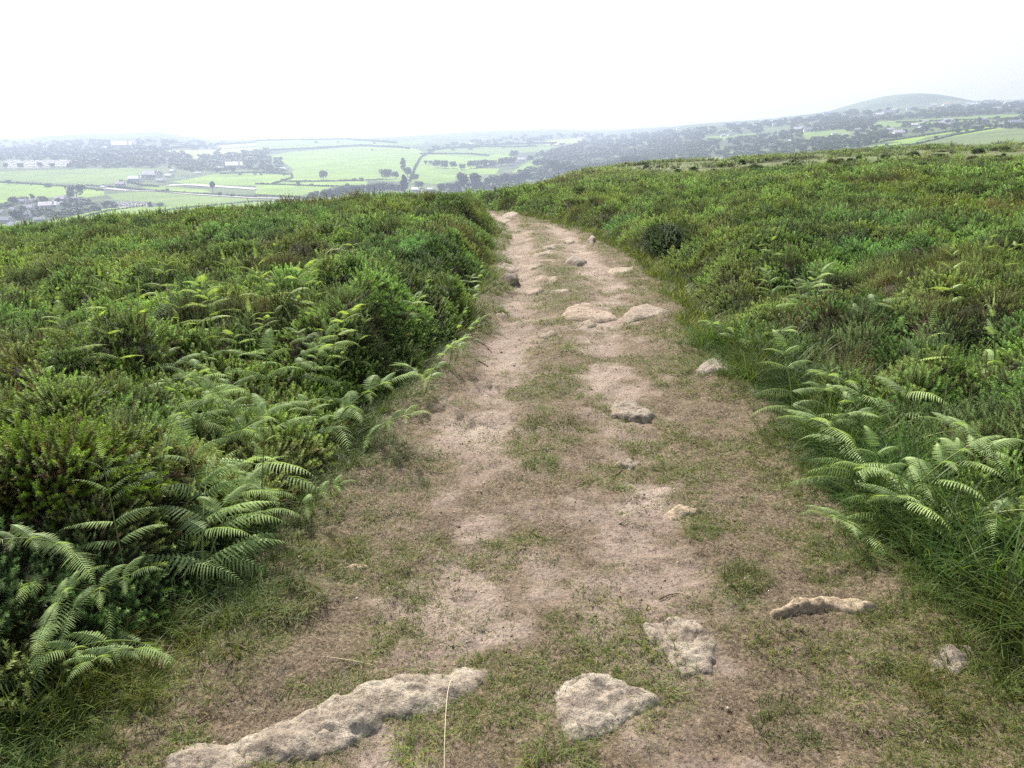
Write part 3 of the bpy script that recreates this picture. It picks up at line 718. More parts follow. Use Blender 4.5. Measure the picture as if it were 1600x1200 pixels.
for q, (nm_, pr, lb) in enumerate((('turf', P_TURF, 'short green turf growing in patches on the track'), ('dry_turf', P_DRYT, 'short dry brown grass matted over the track'))):
    scatter(nm_, *[np.concatenate([r_[i] for r_ in PT[q]]) for i in range(4)], pr, lb, 'grass')
# grit
m, t, out = newmat('grit_earth'); M_GRIT = m
ti = N(t, 'ShaderNodeAttribute', attribute_name='tint', attribute_type='INSTANCER')
pp_ = N(t, 'ShaderNodeBsdfPrincipled'); pp_.inputs['Roughness'].default_value = .95; pp_.inputs['Specular IOR Level'].default_value = .1
t.links.new(ti.outputs['Color'], pp_.inputs['Base Color']); t.links.new(pp_.outputs[0], out.inputs[0])
gm_ = []
for i in range(4):
    a = np.array([(0,0,1),(1,0,0),(0,1,0),(-1,0,0),(0,-1,0),(0,0,-1)], float) + RS.uniform(-.35, .35, (6, 3)); a[:, 2] *= .55
    me = mesh_np('grit_stone', a * .006, [(0,1,2),(0,2,3),(0,3,4),(0,4,1),(5,2,1),(5,3,2),(5,4,3),(5,1,4)], False); me.materials.append(M_GRIT); gm_.append(me)
x, y = band(.9, 5, -.9, .9, 1900); k = (edge_d(x, y) < -.05) & (RS.random_sample(len(x)) < 1 - .75 * turf(x, y)); x, y = x[k], y[k]
x2, y2 = band(5, 13, -.5, .5, 380); k = (edge_d(x2, y2) < -.05) & (RS.random_sample(len(x2)) < 1 - .75 * turf(x2, y2)); x = np.append(x, x2[k]); y = np.append(y, y2[k]); k = offrock(x, y, 0); x, y = x[k], y[k]
s = RS.exponential(.20, len(x)) + .18; s = np.clip(s, 0, 2.0) * np.where(y > 5, 1.9, 1)
E = RS.uniform(0, 6.28, (len(x), 3)) * np.array((.1, .1, 1)); v = RS.random_sample(len(x)); q = v[:, None] < .55
T = np.where(q, np.array((.15, .105, .08)), np.array((.36, .29, .235))) * RS.uniform(.7, 1.2, (len(x), 1))
scatter('grit', np.stack([x, y, ground(x, y) + .001 * s], 1), E, np.repeat(s[:, None], 3, 1), T, gm_, 'loose grit, crumbs of soil and tiny stones strewn over the track', 'gravel')

# ------------------------------------------------------------------ stones
def build_rock(nm_, hh, c_, P, lb, res):
    c0 = P.mean(0); mg = .03; hh = hh * (.78 if c0[1] < 5 else .60)
    xs = np.arange(P[:, 0].min() - mg, P[:, 0].max() + mg + res, res); ys_ = np.arange(P[:, 1].min() - mg, P[:, 1].max() + mg + res, res)
    X_, Y_ = np.meshgrid(xs, ys_, indexing='ij')
    wx = (fbm(X_, Y_, 12, 4, 401) - .5) * .05; wy = (fbm(X_, Y_, 12, 4, 402) - .5) * .05
    sz = min(np.ptp(P[:, 0]), np.ptp(P[:, 1])); d = polydist(X_ + wx, Y_ + wy, P) + (.028 if nm_ == 'bedrock_slab' else .010)
    ew = np.clip(sz * .06, .008, .04)
    prof = 1 - np.exp(-np.clip(d, 0, None) / ew)
    facet = fbm(X_, Y_, 5, 2, 411 + int(hh * 1000)); fq = facet * 9; facet = (np.floor(fq) + sstep(fq - np.floor(fq), .3, .7)) / 9
    h = hh * prof * (.55 + .75 * facet) + (fbm(X_, Y_, 30, 4, 421) - .5) * .022 * prof
    cr = np.abs(fbm(X_, Y_, 4.5, 3, 431) - .5); cr2 = np.abs(fbm(X_ * .5, Y_ * 1.5, 11, 3, 437) - .5); h = h - .012 * np.exp(-(cr / .016) ** 2) * prof - .007 * np.exp(-(cr2 / .02) ** 2) * prof
    zz = ground(X_, Y_) + np.where(d > 0, h, np.maximum(d * 1.6, -.06)) - .002
    z0 = float(ground(c0[0], c0[1]))
    F = grid_faces(*X_.shape); keep = (d.ravel()[F] > -.03).any(1); F = F[keep][:, ::-1]
    used = np.unique(F); mp = np.zeros(d.size, int); mp[used] = np.arange(len(used))
    V = np.stack([X_ - c0[0], Y_ - c0[1], zz - z0], -1).reshape(-1, 3)[used]
    o = link(nm_, mesh_np(nm_, V, mp[F], True), M_ROCK, None, (c0[0], c0[1], z0)); o.color = (*c_, 1)
    tag(o, lb, 'stone', 'stones set in the track')
for r_ in ROCKS:
    dist = np.hypot(*r_[3].mean(0)); r_ = (r_[0], r_[1], tuple(q * (.84 if dist > 4 else 1) for q in r_[2]), *r_[3:]); build_rock(*r_, res=.009 if dist < 3 else .012 if dist < 6 else .03)

# ------------------------------------------------------------------ bracken
def pinna_mesh(name, L, Wd_, n, rnd, droop=.8, curl=0.0, lobes=5, updroop=.25):
    """one feathered side branch of bracken along +X, drooping, with narrow lobed leaflets"""
    V, F, C = [], [], []
    pts = []; p = Vector((0, 0, 0)); a = updroop; seg = 26; yaw = 0
    for i in range(seg + 1):
        pts.append((p.copy(), a)); k = i / seg
        a -= droop / seg * (1 + .6 * k) - (0 if k < .82 else curl * -1.0)
        if curl and k > .80: a -= curl * .9
        p = p + Vector((math.cos(a), 0, math.sin(a))) * (L / seg) * (1 if k < .85 or not curl else .55)
    def at(k):
        f_ = k * seg; i = min(int(f_), seg - 1); q = f_ - i
        return pts[i][0].lerp(pts[i + 1][0], q), pts[i][1]
    # rachis
    ra = [at(i / 12)[0] for i in range(13)]
    strip(V, F, C, ra, .0055, Vector((0, 1, 0)), (1.2, 1.1, .8), (1.2, 1.1, .8))
    for i in range(n):
        k = .03 + .95 * (i + .3) / n; q, an = at(k)
        prof = min(1, .55 + k * 2.2) * (1 - max(0, (k - .12) / .88) ** 1.25) + .04
        l = Wd_ * prof * rnd.uniform(.80, 1.10)
        fwd = Vector((math.cos(an), 0, math.sin(an))); upv = Vector((-math.sin(an), 0, math.cos(an)))
        for sgn in (-1, 1):
            sw = .14 + .5 * k + rnd.uniform(-.10, .10); d = (Vector((0, sgn, 0)) * math.cos(sw) + fwd * math.sin(sw) - upv * rnd.uniform(.05, .18) + Vector((0, 0, -.10))).normalized()
            wmax = min(L / n * .80, l * .32) * (1.0 if k < .9 else .8); m_ = lobes * 2; cc = rnd.uniform(.85, 1.12)
            tw = fwd * .94 + upv * rnd.uniform(.1, .38); b = len(V); dd = d.copy(); pp = q.copy()
            tipc = 1 + .18 * k
            for j in range(m_ + 1):
                kk = j / m_; wj = wmax * (1 - kk ** 1.8) * (1.0 if j % 2 == 0 else .52) * .5 + .0003
                V.append(tuple(pp - tw * wj)); V.append(tuple(pp + tw * wj))
                c = (cc * (1 + .25 * kk) * tipc, cc * (1 + .12 * kk) * tipc, cc); C += [c, c]
                dd = (dd + Vector((0, 0, -.055)) + (fwd * .02)).normalized(); pp = pp + dd * (l / m_)
            for j in range(m_): F.append((b + 2 * j, b + 2 * j + 1, b + 2 * j + 3, b + 2 * j + 2))
    me = mesh_np(name, V, F, False); add_col(me, 'shade', C); me.materials.append(M_FERN); return me
fr = random.Random(21)
PIN = [pinna_mesh('frond', 1.0, .26, 20, fr, d_, 0, 5, u_) for d_, u_ in ((.7, .3), (.95, .35), (.5, .15), (1.15, .5))]
PINY = [pinna_mesh('young_frond', 1.0, .16, 16, fr, d_, c_, 3, u_) for d_, c_, u_ in ((.8, .55, .5), (.5, .7, .35), (1.1, .45, .6))]
def make_fern(size, h, npair, young, rnd, lean=.15, arch=.0):
    root = empty('bracken_fern', (0, 0, 0))
    az0 = 0.0
    pts = []; p = Vector((0, 0, -.12)); a = lean
    for i in range(13):
        pts.append((p.copy(), a)); a += arch / 12
        p = p + Vector((math.sin(a), 0, math.cos(a))) * (h + .12) / 12
    mb = MB(); mb.tube([q[0] for q in pts], [.0055 * (1 - .55 * i / 12) for i in range(13)], 5, (1, 1, 1))
    if young:   # curled crozier at the tip
        q = pts[-1][0]; a = pts[-1][1]; cz = [q]
        for i in range(14):
            a += .38; q = q + Vector((math.sin(a), 0, math.cos(a))) * .011 * (1 - i / 18); cz.append(q)
        mb.tube(cz, [.0035 * (1 - i / 26) for i in range(15)], 4, (1.2, 1.25, .9))
    me = mb.mesh('stem', True); link('stem', me, M_FSTEM, root)
    for k in range(npair):
        q = .38 + .60 * k / max(1, npair - 1) if npair > 1 else .9
        pos, an = pts[min(12, int(q * 12))]
        L = size * (1 - .62 * (k / npair) ** 1.1) * rnd.uniform(.9, 1.08)
        for sgn in (-1, 1):
            me = rnd.choice(PINY if (young and k > npair * .35) or (young > 1) else PIN)
            f_ = link('frond', me, None, root, pos)
            elev = .15 + .5 * k / npair + rnd.uniform(-.1, .15)
            f_.rotation_euler = (rnd.uniform(-.25, .25), -elev * .8 + (arch * .2), sgn * (math.pi / 2 - .10 - .25 * k / npair) + rnd.uniform(-.2, .2))
            f_.scale = (L, L * rnd.uniform(.95, 1.15), L)
    # top of the frond: runs on in the stem's own direction
    pos, an = pts[-1]
    f_ = link('frond', rnd.choice(PINY if young else PIN), None, root, pos)
    L = size * (.55 if young else .62); f_.scale = (L, L * 1.15, L); f_.rotation_euler = (0, -(math.pi / 2 - an) * (.75 if not young else 1.0) , 0)
    return root
FP = [make_fern(.38, .46, 4, 0, fr, .25, 1.0), make_fern(.36, .40, 3, 0, fr, .35, .9), make_fern(.34, .50, 4, 0, fr, .2, .6),
      make_fern(.30, .55, 4, 1, fr, .05, .2), make_fern(.26, .50, 3, 2, fr, .1, .35), make_fern(.30, .36, 3, 0, fr, .5, .8)]
used_f = set()
def fern(kind, px, py, h, rz, sc, label, group='bracken ferns along the track', sink=0.0, col=(1, 1, 1), base=None):
    """its middle stands h above the ground where the photo shows it"""
    h2 = h
    for _ in range(3):
        x_, y_, z_ = hit(px, py, h2); h2 = .5 * h2 + .5 * max(float(canopy(x_, y_)) + .24, h * .9)
    x_, y_, z_ = hit(px, py, h2)
    gz = z_ - (.46, .40, .50, .55, .50, .36)[kind] * .72 * sc
    src = FP[kind]
    if kind in used_f: o = copy_tree(src)
    else: o = src; used_f.add(kind)
    o.location = (x_, y_, gz + (base or 0)); o.rotation_euler = (0, 0, R(rz)); o.scale = (sc,) * 3
    for ch in o.children: ch.color = (*col, 1)
    tag(o, label, 'fern', group); return o
HF = [  # kind, px, py, height, heading, scale, label
 (0, 290, 825, .40, 105, 1.28, 'large bracken with broad spreading fronds nearest the bottom left bank'),
 (2, 330, 770, .42, 125, 1.22, 'upright bracken just behind the large spreading one on the left'),
 (1, 215, 850, .30, 200, .95, 'bracken with flat fronds reaching left below the brown gorse'),
 (5, 120, 890, .22, 190, 1.0, 'dark shaded bracken low in the bottom left corner bank'),
 (5, 235, 905, .20, 240, .8, 'low bracken under the large spreading one, over the grass'),
 (3, 395, 725, .42, 60, .8, 'young bracken with curled tips above the large left one'),
 (5, 455, 745, .25, 10, .55, 'small bracken sprig on the grass edge of the left bank'),
 (0, 270, 600, .50, 160, 1.22, 'grey-green bracken with long arching fronds, left of the middle cluster'),
 (1, 340, 625, .45, 250, 1.28, 'dense bracken at the heart of the middle left cluster'),
 (2, 405, 590, .50, 100, 1.15, 'tall bracken rising behind the middle left cluster'),
 (1, 425, 645, .42, -95, 1.15, 'bracken with a long frond drooping towards the track'),
 (0, 500, 585, .45, 10, 1.02, 'bracken with stiff silvery fronds near the left track edge'),
 (5, 555, 620, .35, -10, .85, 'bracken at the outermost corner of the middle cluster beside the track'),
 (2, 470, 545, .50, 60, .75, 'bracken in the upper right of the middle left cluster'),
 (1, 300, 545, .50, 150, .85, 'bracken spreading over the back of the middle left cluster'),
 (3, 385, 520, .58, 90, .8, 'slim young bracken standing above the back of the left cluster'),
 (4, 545, 520, .50, 40, .8, 'young curled bracken between the cluster and the bushy bank'),
 (3, 170, 770, .38, 120, .7, 'small bright bracken beside the brown gorse branches'),
 (4, 225, 690, .45, 30, .7, 'young bracken sprig over the dark gap left of the cluster'),
 (5, 40, 960, .2, 160, .9, 'dim bracken at the very edge of the bottom left grass'),
 (2, 660, 540, .40, -20, .8, 'pale bracken leaning over the left rut, farther up'),
 (4, 700, 500, .45, 0, .8, 'young bracken at the foot of the left bank beside the rut'),
 (4, 640, 455, .52, 20, .9, 'curled bracken on top of the left bank near the track'),
 (3, 740, 430, .5, 0, .8, 'farthest bracken on the steep side of the left bank'),
 (2, 1255, 575, .42, 95, .95, 'bracken with one upright frond, first on the right verge'),
 (1, 1350, 620, .42, 200, .95, 'bracken with fanned fronds in the right-hand cluster'),
 (0, 1340, 670, .35, 250, .85, 'bracken arching down over the long grass on the right'),
 (3, 1418, 560, .55, 20, 1.1, 'tall young bracken with a curled head above the right bank'),
 (5, 1400, 600, .40, 150, .9, 'bracken hidden behind the tall curled one on the right'),
 (0, 1430, 690, .42, 10, .95, 'bracken with a pale toothed frond pointing right'),
 (2, 1405, 745, .30, 90, .75, 'bright bracken lit from behind, low on the right bank'),
 (1, 1480, 735, .35, 320, .9, 'bracken spreading right of the bright low one'),
 (5, 1390, 770, .22, 190, .75, 'lowest right bracken, its fronds over the long grass'),
 (3, 1575, 520, .50, 150, 1.0, 'bracken at the right border of the view, level with the curled one'),
 (1, 1590, 640, .40, 180, .8, 'bracken at the right border, below the other border fern'),
 (4, 1280, 600, .40, 45, .7, 'small curled bracken between the first two on the right verge'),
 (2, 1245, 440, .42, 30, 1.1, 'bracken at the top of the far right patch'),
 (1, 1300, 455, .42, 0, 1.1, 'silvery bracken on the right side of the far right patch'),
 (5, 1175, 480, .32, 200, 1.0, 'pale bracken leaning left from the far right patch'),
 (4, 1220, 450, .45, 120, 1.0, 'curled bracken in the middle of the far right patch'),
 (0, 1275, 445, .40, 60, .8, 'bracken behind the middle of the far right patch'),
]
for q in HF: fern(*q)
rf = random.Random(8)
for q in HF[:41]:
    near_ = q[2] > 490
    if q[1] > 800 and q[2] > 490 and rf.random() < .6: continue
    for j in range(2 if (q[1] < 620 and 500 < q[2] < 690) else 1):
        fern(rf.choice([0, 1, 2, 5, 1, 4]), q[1] + rf.uniform(-60, 25) * (1 if near_ else .5), q[2] + rf.uniform(-25, 30) * (1 if near_ else .5), q[3] * .9, rf.uniform(0, 360), q[5] * rf.uniform(.6, .9),
             ('smaller bracken crowded among the large ferns of the left bank' if q[1] < 800 else 'smaller bracken crowded among the large ferns of the right bank'), ('bracken filling in between the left ferns' if q[1] < 800 else 'bracken filling in between the right ferns'))
for i in range(64):      # young bracken over the left slope
    px = rf.uniform(-40, 560); py = rf.uniform(352, 530) if i % 3 else rf.uniform(380, 470)
    if px > 300 and rf.random() < .5: continue
    fern(rf.choice([3, 4, 4, 2]), px, py, .58, rf.uniform(0, 360), rf.uniform(.6, .95), 'young yellow-green bracken poking out of the heath on the left slope', 'young bracken on the left slope', 0, (1.08, 1.05, .8))
for px, py in ((1555, 345), (1585, 320), (1590, 350), (1530, 385), (1480, 330), (1575, 400), (1500, 420), (1420, 425), (1190, 375), (1215, 372), (1590, 300), (1545, 330)):
    fern(rf.choice([3, 4]), px, py, .42, rf.uniform(0, 360), rf.uniform(.7, .95), 'young bracken tip standing out of the heath towards the right border', 'young bracken on the right moor', 0, (1.08, 1.05, .8))

# ------------------------------------------------------------------ single bushes
def bush_mesh(name, nclump, rx, hz_, rnd, src, mat):
    Vs, Fs, Cs = [], [], []; b = 0
    for i in range(nclump):
        s_ = rnd.choice(src); co = np.zeros(len(s_.vertices) * 3, np.float32); s_.vertices.foreach_get('co', co); co = co.reshape(-1, 3)
        fa = np.zeros(len(s_.loops), np.int32); s_.loops.foreach_get('vertex_index', fa); fa = fa.reshape(-1, 4)
        cc = np.zeros(len(co) * 4, np.float32); s_.color_attributes['shade'].data.foreach_get('color', cc); cc = cc.reshape(-1, 4)[:, :3]
        a = rnd.uniform(0, 6.283); u = rnd.random(); el = math.acos(1 - u * .98); rad = rnd.uniform(.72, 1.08) * (1 + .22 * math.sin(a * 3 + nclump) * math.sin(el))
        n_ = Vector((math.sin(el) * math.cos(a), math.sin(el) * math.sin(a), math.cos(el)))
        M_ = np.array((n_.to_track_quat('Z', 'Y').to_matrix() @ Matrix.Rotation(rnd.uniform(0, 6.28), 3, 'Z')))
        sc = rnd.uniform(.10, .17) / .12
        co = co @ M_.T * sc + np.array((n_.x * rx, n_.y * rx, n_.z * hz_)) * rad
        g_ = rnd.uniform(.7, 1.25); Vs.append(co); Fs.append(fa + b); Cs.append(cc * g_); b += len(co)
    me = mesh_np(name, np.concatenate(Vs), np.concatenate(Fs), False); add_col(me, 'shade', np.concatenate(Cs)); me.materials.append(mat); return me
br_ = random.Random(3)
def make_bush(n, rx, hz_):
    root = empty('gorse_bush', (0, 0, 0)); link('foliage', bush_mesh('foliage', n, rx, hz_, br_, P_GORSE, M_GORSE_O), None, root)
    mb = MB()
    for k in range(9):
        a = k * .7; mb.tube([(0, 0, -.15), (math.cos(a) * rx * .35, math.sin(a) * rx * .35, hz_ * .5), (math.cos(a) * rx * .75, math.sin(a) * rx * .75, hz_ * .85)], [.016, .01, .004], 5)
    link('branches', mb.mesh('branches', True), M_TWIG, root); return root
BP = [make_bush(230, .42, .42), make_bush(150, .38, .30), make_bush(190, .30, .46)]; used_b = set()
def bush(kind, px, py, h, sc, label, group, col=(1, 1, 1), rz=0):
    x_, y_, z_ = hit(px, py, h)
    if kind in used_b: o = copy_tree(BP[kind])
    else: o = BP[kind]; used_b.add(kind)
    o.location = (x_, y_, float(ground0(x_, y_)) + max(float(canopy(x_, y_)) - (.26 if py > 350 or sc > 1.3 else .08) * sc, 0)); o.rotation_euler = (0, 0, rz); o.scale = (sc * br_.uniform(.8, 1.4), sc * br_.uniform(.8, 1.2), sc * br_.uniform(.65, .95))
    for ch in o.children: ch.color = (*col, 1)
    tag(o, label, 'bush', group); return o
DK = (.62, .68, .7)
for k, px, py, h, sc, c_, lb in (
 (1, 490, 392, .6, .9, (.75, .45, .6), 'dark dead gorse bush with a bare twig among the left heath'),
 (0, 1050, 350, .5, 1.1, DK, 'dark green gorse bush on the right moor, behind the grassy bend'),
 (1, 1095, 365, .5, .9, DK, 'lower dark gorse bush touching the big one on the right moor'),
 (0, 1430, 490, .5, .8, (.8, .95, .8), 'deep green gorse bush on the right bank above the curled fern'),
 (1, 1360, 385, .5, .9, (.85, 1, .85), 'bright rounded gorse bush in the right moor'),
 (2, 95, 620, .55, .8, (1.4, 1.3, .8), 'yellow-green gorse bush at the left border above the brown branches'),
 (1, 60, 705, .55, .9, (1.35, 1.25, .8), 'yellow-green gorse hummock over the dead branches at the left border'),
 (0, 40, 800, .30, .5, (.95, .50, .55), 'dead brown gorse branches at the left border'),
 (0, 300, 475, .6, .7, (.7, .85, .7), 'dark gorse hummock behind the left fern cluster'),
 (2, 1640, 790, .30, .42, (.75, .85, .75), 'green gorse bush at the right border below the ferns'),
 (0, 620, 370, .6, .9, (.8, .9, .7), 'gorse hummock on the left bank halfway to its skyline'),
 (1, 705, 325, .6, 1.0, (1.0, 1.1, .8), 'rounded gorse hummock where the left bank meets the track bend')):
    bush(k, px, py, h, sc, lb, 'gorse bushes standing out of the heath', c_, br_.uniform(0, 6))
for i, (px, py) in enumerate(((95, 345), (135, 340), (182, 338), (190, 336), (212, 334), (240, 330), (255, 332), (315, 325), (430, 322), (465, 318), (505, 313), (512, 312), (610, 306), (622, 304), (700, 301), (708, 300), (650, 303))):
    bush(i % 3, px, py, .62, br_.uniform(.45, .75) * (1.6 if i in (14, 15) else 1), 'small dark gorse bush against the valley on the left heath skyline', 'gorse bushes on the left skyline', DK, br_.uniform(0, 6))
RB = [(1305,253),(1295,256),(1260,262),(1245,265),(1390,238),(1345,240),(1455,238),(1450,250),(1462,256),(1440,257),(1495,245),(1570,235),(1578,247),(1535,262),(1515,258),(1545,256),(1350,258),(1325,268),(1280,270),(1240,272),(1310,262),(1180,262),(1160,266),(1410,245),(1425,262),(1480,250),(1590,240),(1525,245),(1375,250),(1330,248),(1120,270),(1100,266),(1210,258),(1270,248),(1500,262),(1590,262),(1560,255),(1440,240),(1405,260),(1230,252),(1190,255),(1140,262),(1060,262),(1035,268),(1010,270),(1085,258),(1020,262),(985,276),(960,276),(925,280),(900,284),(875,290),(850,290),(1565,228),(1530,232),(1490,233),(1420,236),(1385,240),(1300,246),(1250,252),(1150,258),(1115,258)]
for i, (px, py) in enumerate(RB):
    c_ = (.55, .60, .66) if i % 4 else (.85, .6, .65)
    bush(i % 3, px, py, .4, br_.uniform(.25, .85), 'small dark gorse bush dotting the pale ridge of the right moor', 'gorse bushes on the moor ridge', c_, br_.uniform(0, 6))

# ------------------------------------------------------------------ tufts, stalks and twigs on the track
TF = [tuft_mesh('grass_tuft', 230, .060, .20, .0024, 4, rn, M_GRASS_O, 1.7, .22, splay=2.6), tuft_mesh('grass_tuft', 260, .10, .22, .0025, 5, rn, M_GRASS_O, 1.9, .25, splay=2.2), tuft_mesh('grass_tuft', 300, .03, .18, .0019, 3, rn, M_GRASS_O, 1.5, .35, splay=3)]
for i, (k, px, py, sc, lb) in enumerate((
 (1, 452, 945, 1.25, 'large arching grass tuft on the left side, below the ferns'),
 (0, 845, 728, 1.0, 'bright grass tuft on the turf strip between the ruts'),
 (0, 645, 755, .9, 'small green tuft on the left side above the wide flat tuft'),
 (2, 608, 812, 1.6, 'wide flat green tuft on the left side of the track'),
 (1, 535, 858, .8, 'yellowish tuft merging into the left verge'),
 (1, 1095, 835, .7, 'tuft below the pale finger-like stone'),
 (2, 860, 660, 1.8, 'flat tuft in the turf strip, above the bright tuft'),
 (2, 1015, 1040, 1.9, 'mossy green tuft against the squarish flat stone'),
 (1, 1165, 905, .9, 'tuft above the curved ridge-like stone'),
 (1, 655, 1160, .75, 'tuft below the long bedrock slab, beside the dry stalk'),
 (1, 868, 1205, .95, 'tuft cut by the bottom border under the pale pointed stone'),
 (1, 1478, 1085, .9, 'yellow-tipped tuft under the grey broken stone'),
 (0, 1235, 1130, 1.1, 'dark tuft in the lower right turf'),
 (0, 1250, 700, 1.1, 'tuft on the inner side of the right verge'),
 (1, 1275, 745, .9, 'dense tuft where the right long grass begins'),
 (2, 1010, 700, 1.4, 'thin flat tuft right of the small thin stone'),
 (0, 690, 585, 1.0, 'tuft on the left verge beside the rut'),
 (2, 805, 360, 3.0, 'dark grassy hump in the middle of the track where it bends'),
 (2, 820, 352, 2.6, 'second grassy hump just beyond the first at the bend'),
 (2, 1225, 1010, 1.5, 'grass patch spreading below the curved ridge-like stone'))):
    x_, y_, z_ = hit(px, py); me = TF[k]
    o = link('grass_tuft', me, None, None, (x_, y_, float(ground(x_, y_)) - .004)); o.rotation_euler = (0, 0, rn.uniform(0, 6)); o.scale = (sc,) * 3
    q = rn.uniform(.85, 1.15); o.color = (q * (1.25 if 'yellow' in lb else 1), q, q, 1)
    if 'dark' in lb: o.color = (.7, .75, .7, 1)
    tag(o, lb, 'grass tuft', 'grass tufts on the track')
def rod(name, pix, rad, mat, label, cat, lift=.006, mid=None):
    P = []
    for i, (px, py) in enumerate(pix):
        x_, y_, _ = hit(px, py); k = i / (len(pix) - 1); P.append((x_, y_, float(ground(x_, y_)) + lift + (mid or 0) * math.sin(k * math.pi)))
    mb = MB(); c0 = Vector(P[0]); n = len(P); mb.tube([Vector(p_) - c0 for p_ in P], [rad * (1 - .6 * i / n) for i in range(n)], 5)
    o = link(name, mb.mesh(name, True), mat, None, c0); tag(o, label, cat); return o
rod('dry_stalk', [(694, 1215), (695, 1180), (697, 1140), (700, 1105), (704, 1078), (711, 1050)], .0013, M_STRAW, 'long thin straw-coloured grass stalk lying over the bedrock slab', 'stalk', .006, .06)
rod('dry_stalk', [(510, 1028), (550, 1032), (585, 1038)], .0015, M_STRAW, 'pale straw lying on the turf above the bedrock slab', 'stalk')
rod('fallen_twig', [(955, 742), (966, 736), (972, 728)], .004, M_TWIG, 'small dark twig on the bare earth below the thin stone', 'twig')
rod('fallen_twig', [(742, 560), (752, 563), (760, 566)], .006, M_TWIG, 'thin dark twig lying in the left rut', 'twig')
rod('fallen_twig', [(745, 531), (760, 538), (768, 545)], .006, M_TWIG, 'dark twig in the left rut, farther than the other one', 'twig')
rod('fallen_twig', [(1030, 935), (1045, 930), (1062, 926)], .003, M_TWIG, 'reddish twig on the turf above the squarish stone', 'twig')
rod('fallen_twig', [(355, 1020), (370, 1018), (385, 1024)], .006, M_TWIG, 'short curled dead twig in the brown litter by the left verge', 'twig')
rod('fallen_twig', [(310, 1135), (322, 1125), (332, 1120)], .003, M_TWIG, 'thin twig in the grass left of the bedrock slab', 'twig')
mb = MB(); mb.tube([(0,0,0),(.06,.02,.05),(.16,.02,.06),(.26,.0,.035),(.36,.03,.05)], [.006,.006,.005,.004,.002], 5); mb.tube([(.16,.02,.06),(.2,.05,.12)], [.004,.002], 4)
x_, y_, z_ = hit(508, 398, .62); o = link('bare_twig', mb.mesh('bare_twig', True), M_STRAW, None, (x_, y_, z_)); tag(o, 'pale bare twig lying on the dark dead gorse bush', 'twig')

# ------------------------------------------------------------------ far trees
def crown_pts(rnd, n, blobs):
    P = []
    for i in range(n):
        c, r = rnd.choice(blobs); 
        v = Vector((rnd.gauss(0, 1), rnd.gauss(0, 1), rnd.gauss(0, 1))).normalized() * (r * rnd.uniform(.72, 1.06)); P.append((c + v, v.normalized()))
    return P
def crown_mesh(name, rnd, n, blobs, ls, mat, top=1.0):
    V, F, C = [], [], []
    for p, nrm in crown_pts(rnd, n, blobs):
        q = Vector((rnd.uniform(-1, 1), rnd.uniform(-1, 1), rnd.uniform(-1, 1))); d = (nrm + q * .7).normalized(); u = d.cross(Vector((.2, .5, .8))).normalized() ; v = d.cross(u); s_ = ls * rnd.uniform(.6, 1.3)
        b = len(V); V += [tuple(p - u * s_ - v * s_ * .7), tuple(p + u * s_ - v * s_ * .4), tuple(p + u * s_ * .7 + v * s_), tuple(p - u * s_ * .8 + v * s_ * .8)]; F.append((b, b + 1, b + 2, b + 3))
        g_ = rnd.uniform(.65, 1.35); C += [(g_, g_, g_)] * 4
    me = mesh_np(name, V, F, False); add_col(me, 'shade', C); me.materials.append(mat); return me
tr_ = random.Random(17)
def blobs_for(kind, rnd):
    if kind == 'round': return [(Vector((rnd.uniform(-.26, .26), rnd.uniform(-.26, .26), rnd.uniform(.42, .78))), rnd.uniform(.16, .24)) for _ in range(9)] + [(Vector((0, 0, .6)), .28)]
    if kind == 'tall': return [(Vector((rnd.uniform(-.13, .13), rnd.uniform(-.13, .13), .25 + .65 * k / 8)), rnd.uniform(.12, .17) * (1.1 - .5 * k / 8)) for k in range(9)]
    if kind == 'wide': return [(Vector((rnd.uniform(-.45, .45), rnd.uniform(-.35, .35), rnd.uniform(.3, .72))), rnd.uniform(.16, .26)) for _ in range(13)]
    if kind == 'pine': return [(Vector((rnd.uniform(-.26, .26), rnd.uniform(-.2, .2), rnd.uniform(.66, .86))), rnd.uniform(.1, .16)) for _ in range(8)]
    return [(Vector((rnd.uniform(-.5, .5), rnd.uniform(-.4, .4), rnd.uniform(.2, .6))), rnd.uniform(.22, .34)) for _ in range(9)]
def make_tree(kind):
    root = empty({'pine': 'pine_tree', 'bush': 'shrub'}.get(kind, 'broadleaf_tree'), (0, 0, 0))
    bl = blobs_for(kind, tr_); link('crown', crown_mesh('crown', tr_, 900, bl, .045, M_TREE_O), None, root)
    mb = MB(); mb.tube([(0, 0, -.05), (.01, 0, .3), (0, .01, .6)], [.035, .025, .012], 6)
    for c, r in bl[:5]: mb.tube([(0, 0, .28), tuple(c * .6 + Vector((0, 0, .15))), tuple(c)], [.02, .013, .006], 4)
    link('trunk', mb.mesh('trunk', True), M_BARK, root); return root
TP = {k: make_tree(k) for k in ('round', 'tall', 'wide', 'pine', 'bush')}; used_t = set()
def tree(kind, px, py, hpx, label, group=None, wmul=1.0, col=(1, 1, 1)):
    x_, y_, z_ = vhit(px, py); dep = y_ * CP; H = hpx * dep / FPX
    if kind in used_t: o = copy_tree(TP[kind])
    else: o = TP[kind]; used_t.add(kind)
    o.location = (x_, y_, z_ - .02 * H); o.scale = (H * wmul, H * wmul, H); o.rotation_euler = (0, 0, tr_.uniform(0, 6.28))
    for ch in o.children: ch.color = (*col, 1)
    tag(o, label, 'tree', group); return o
DT = (.6, .62, .8)
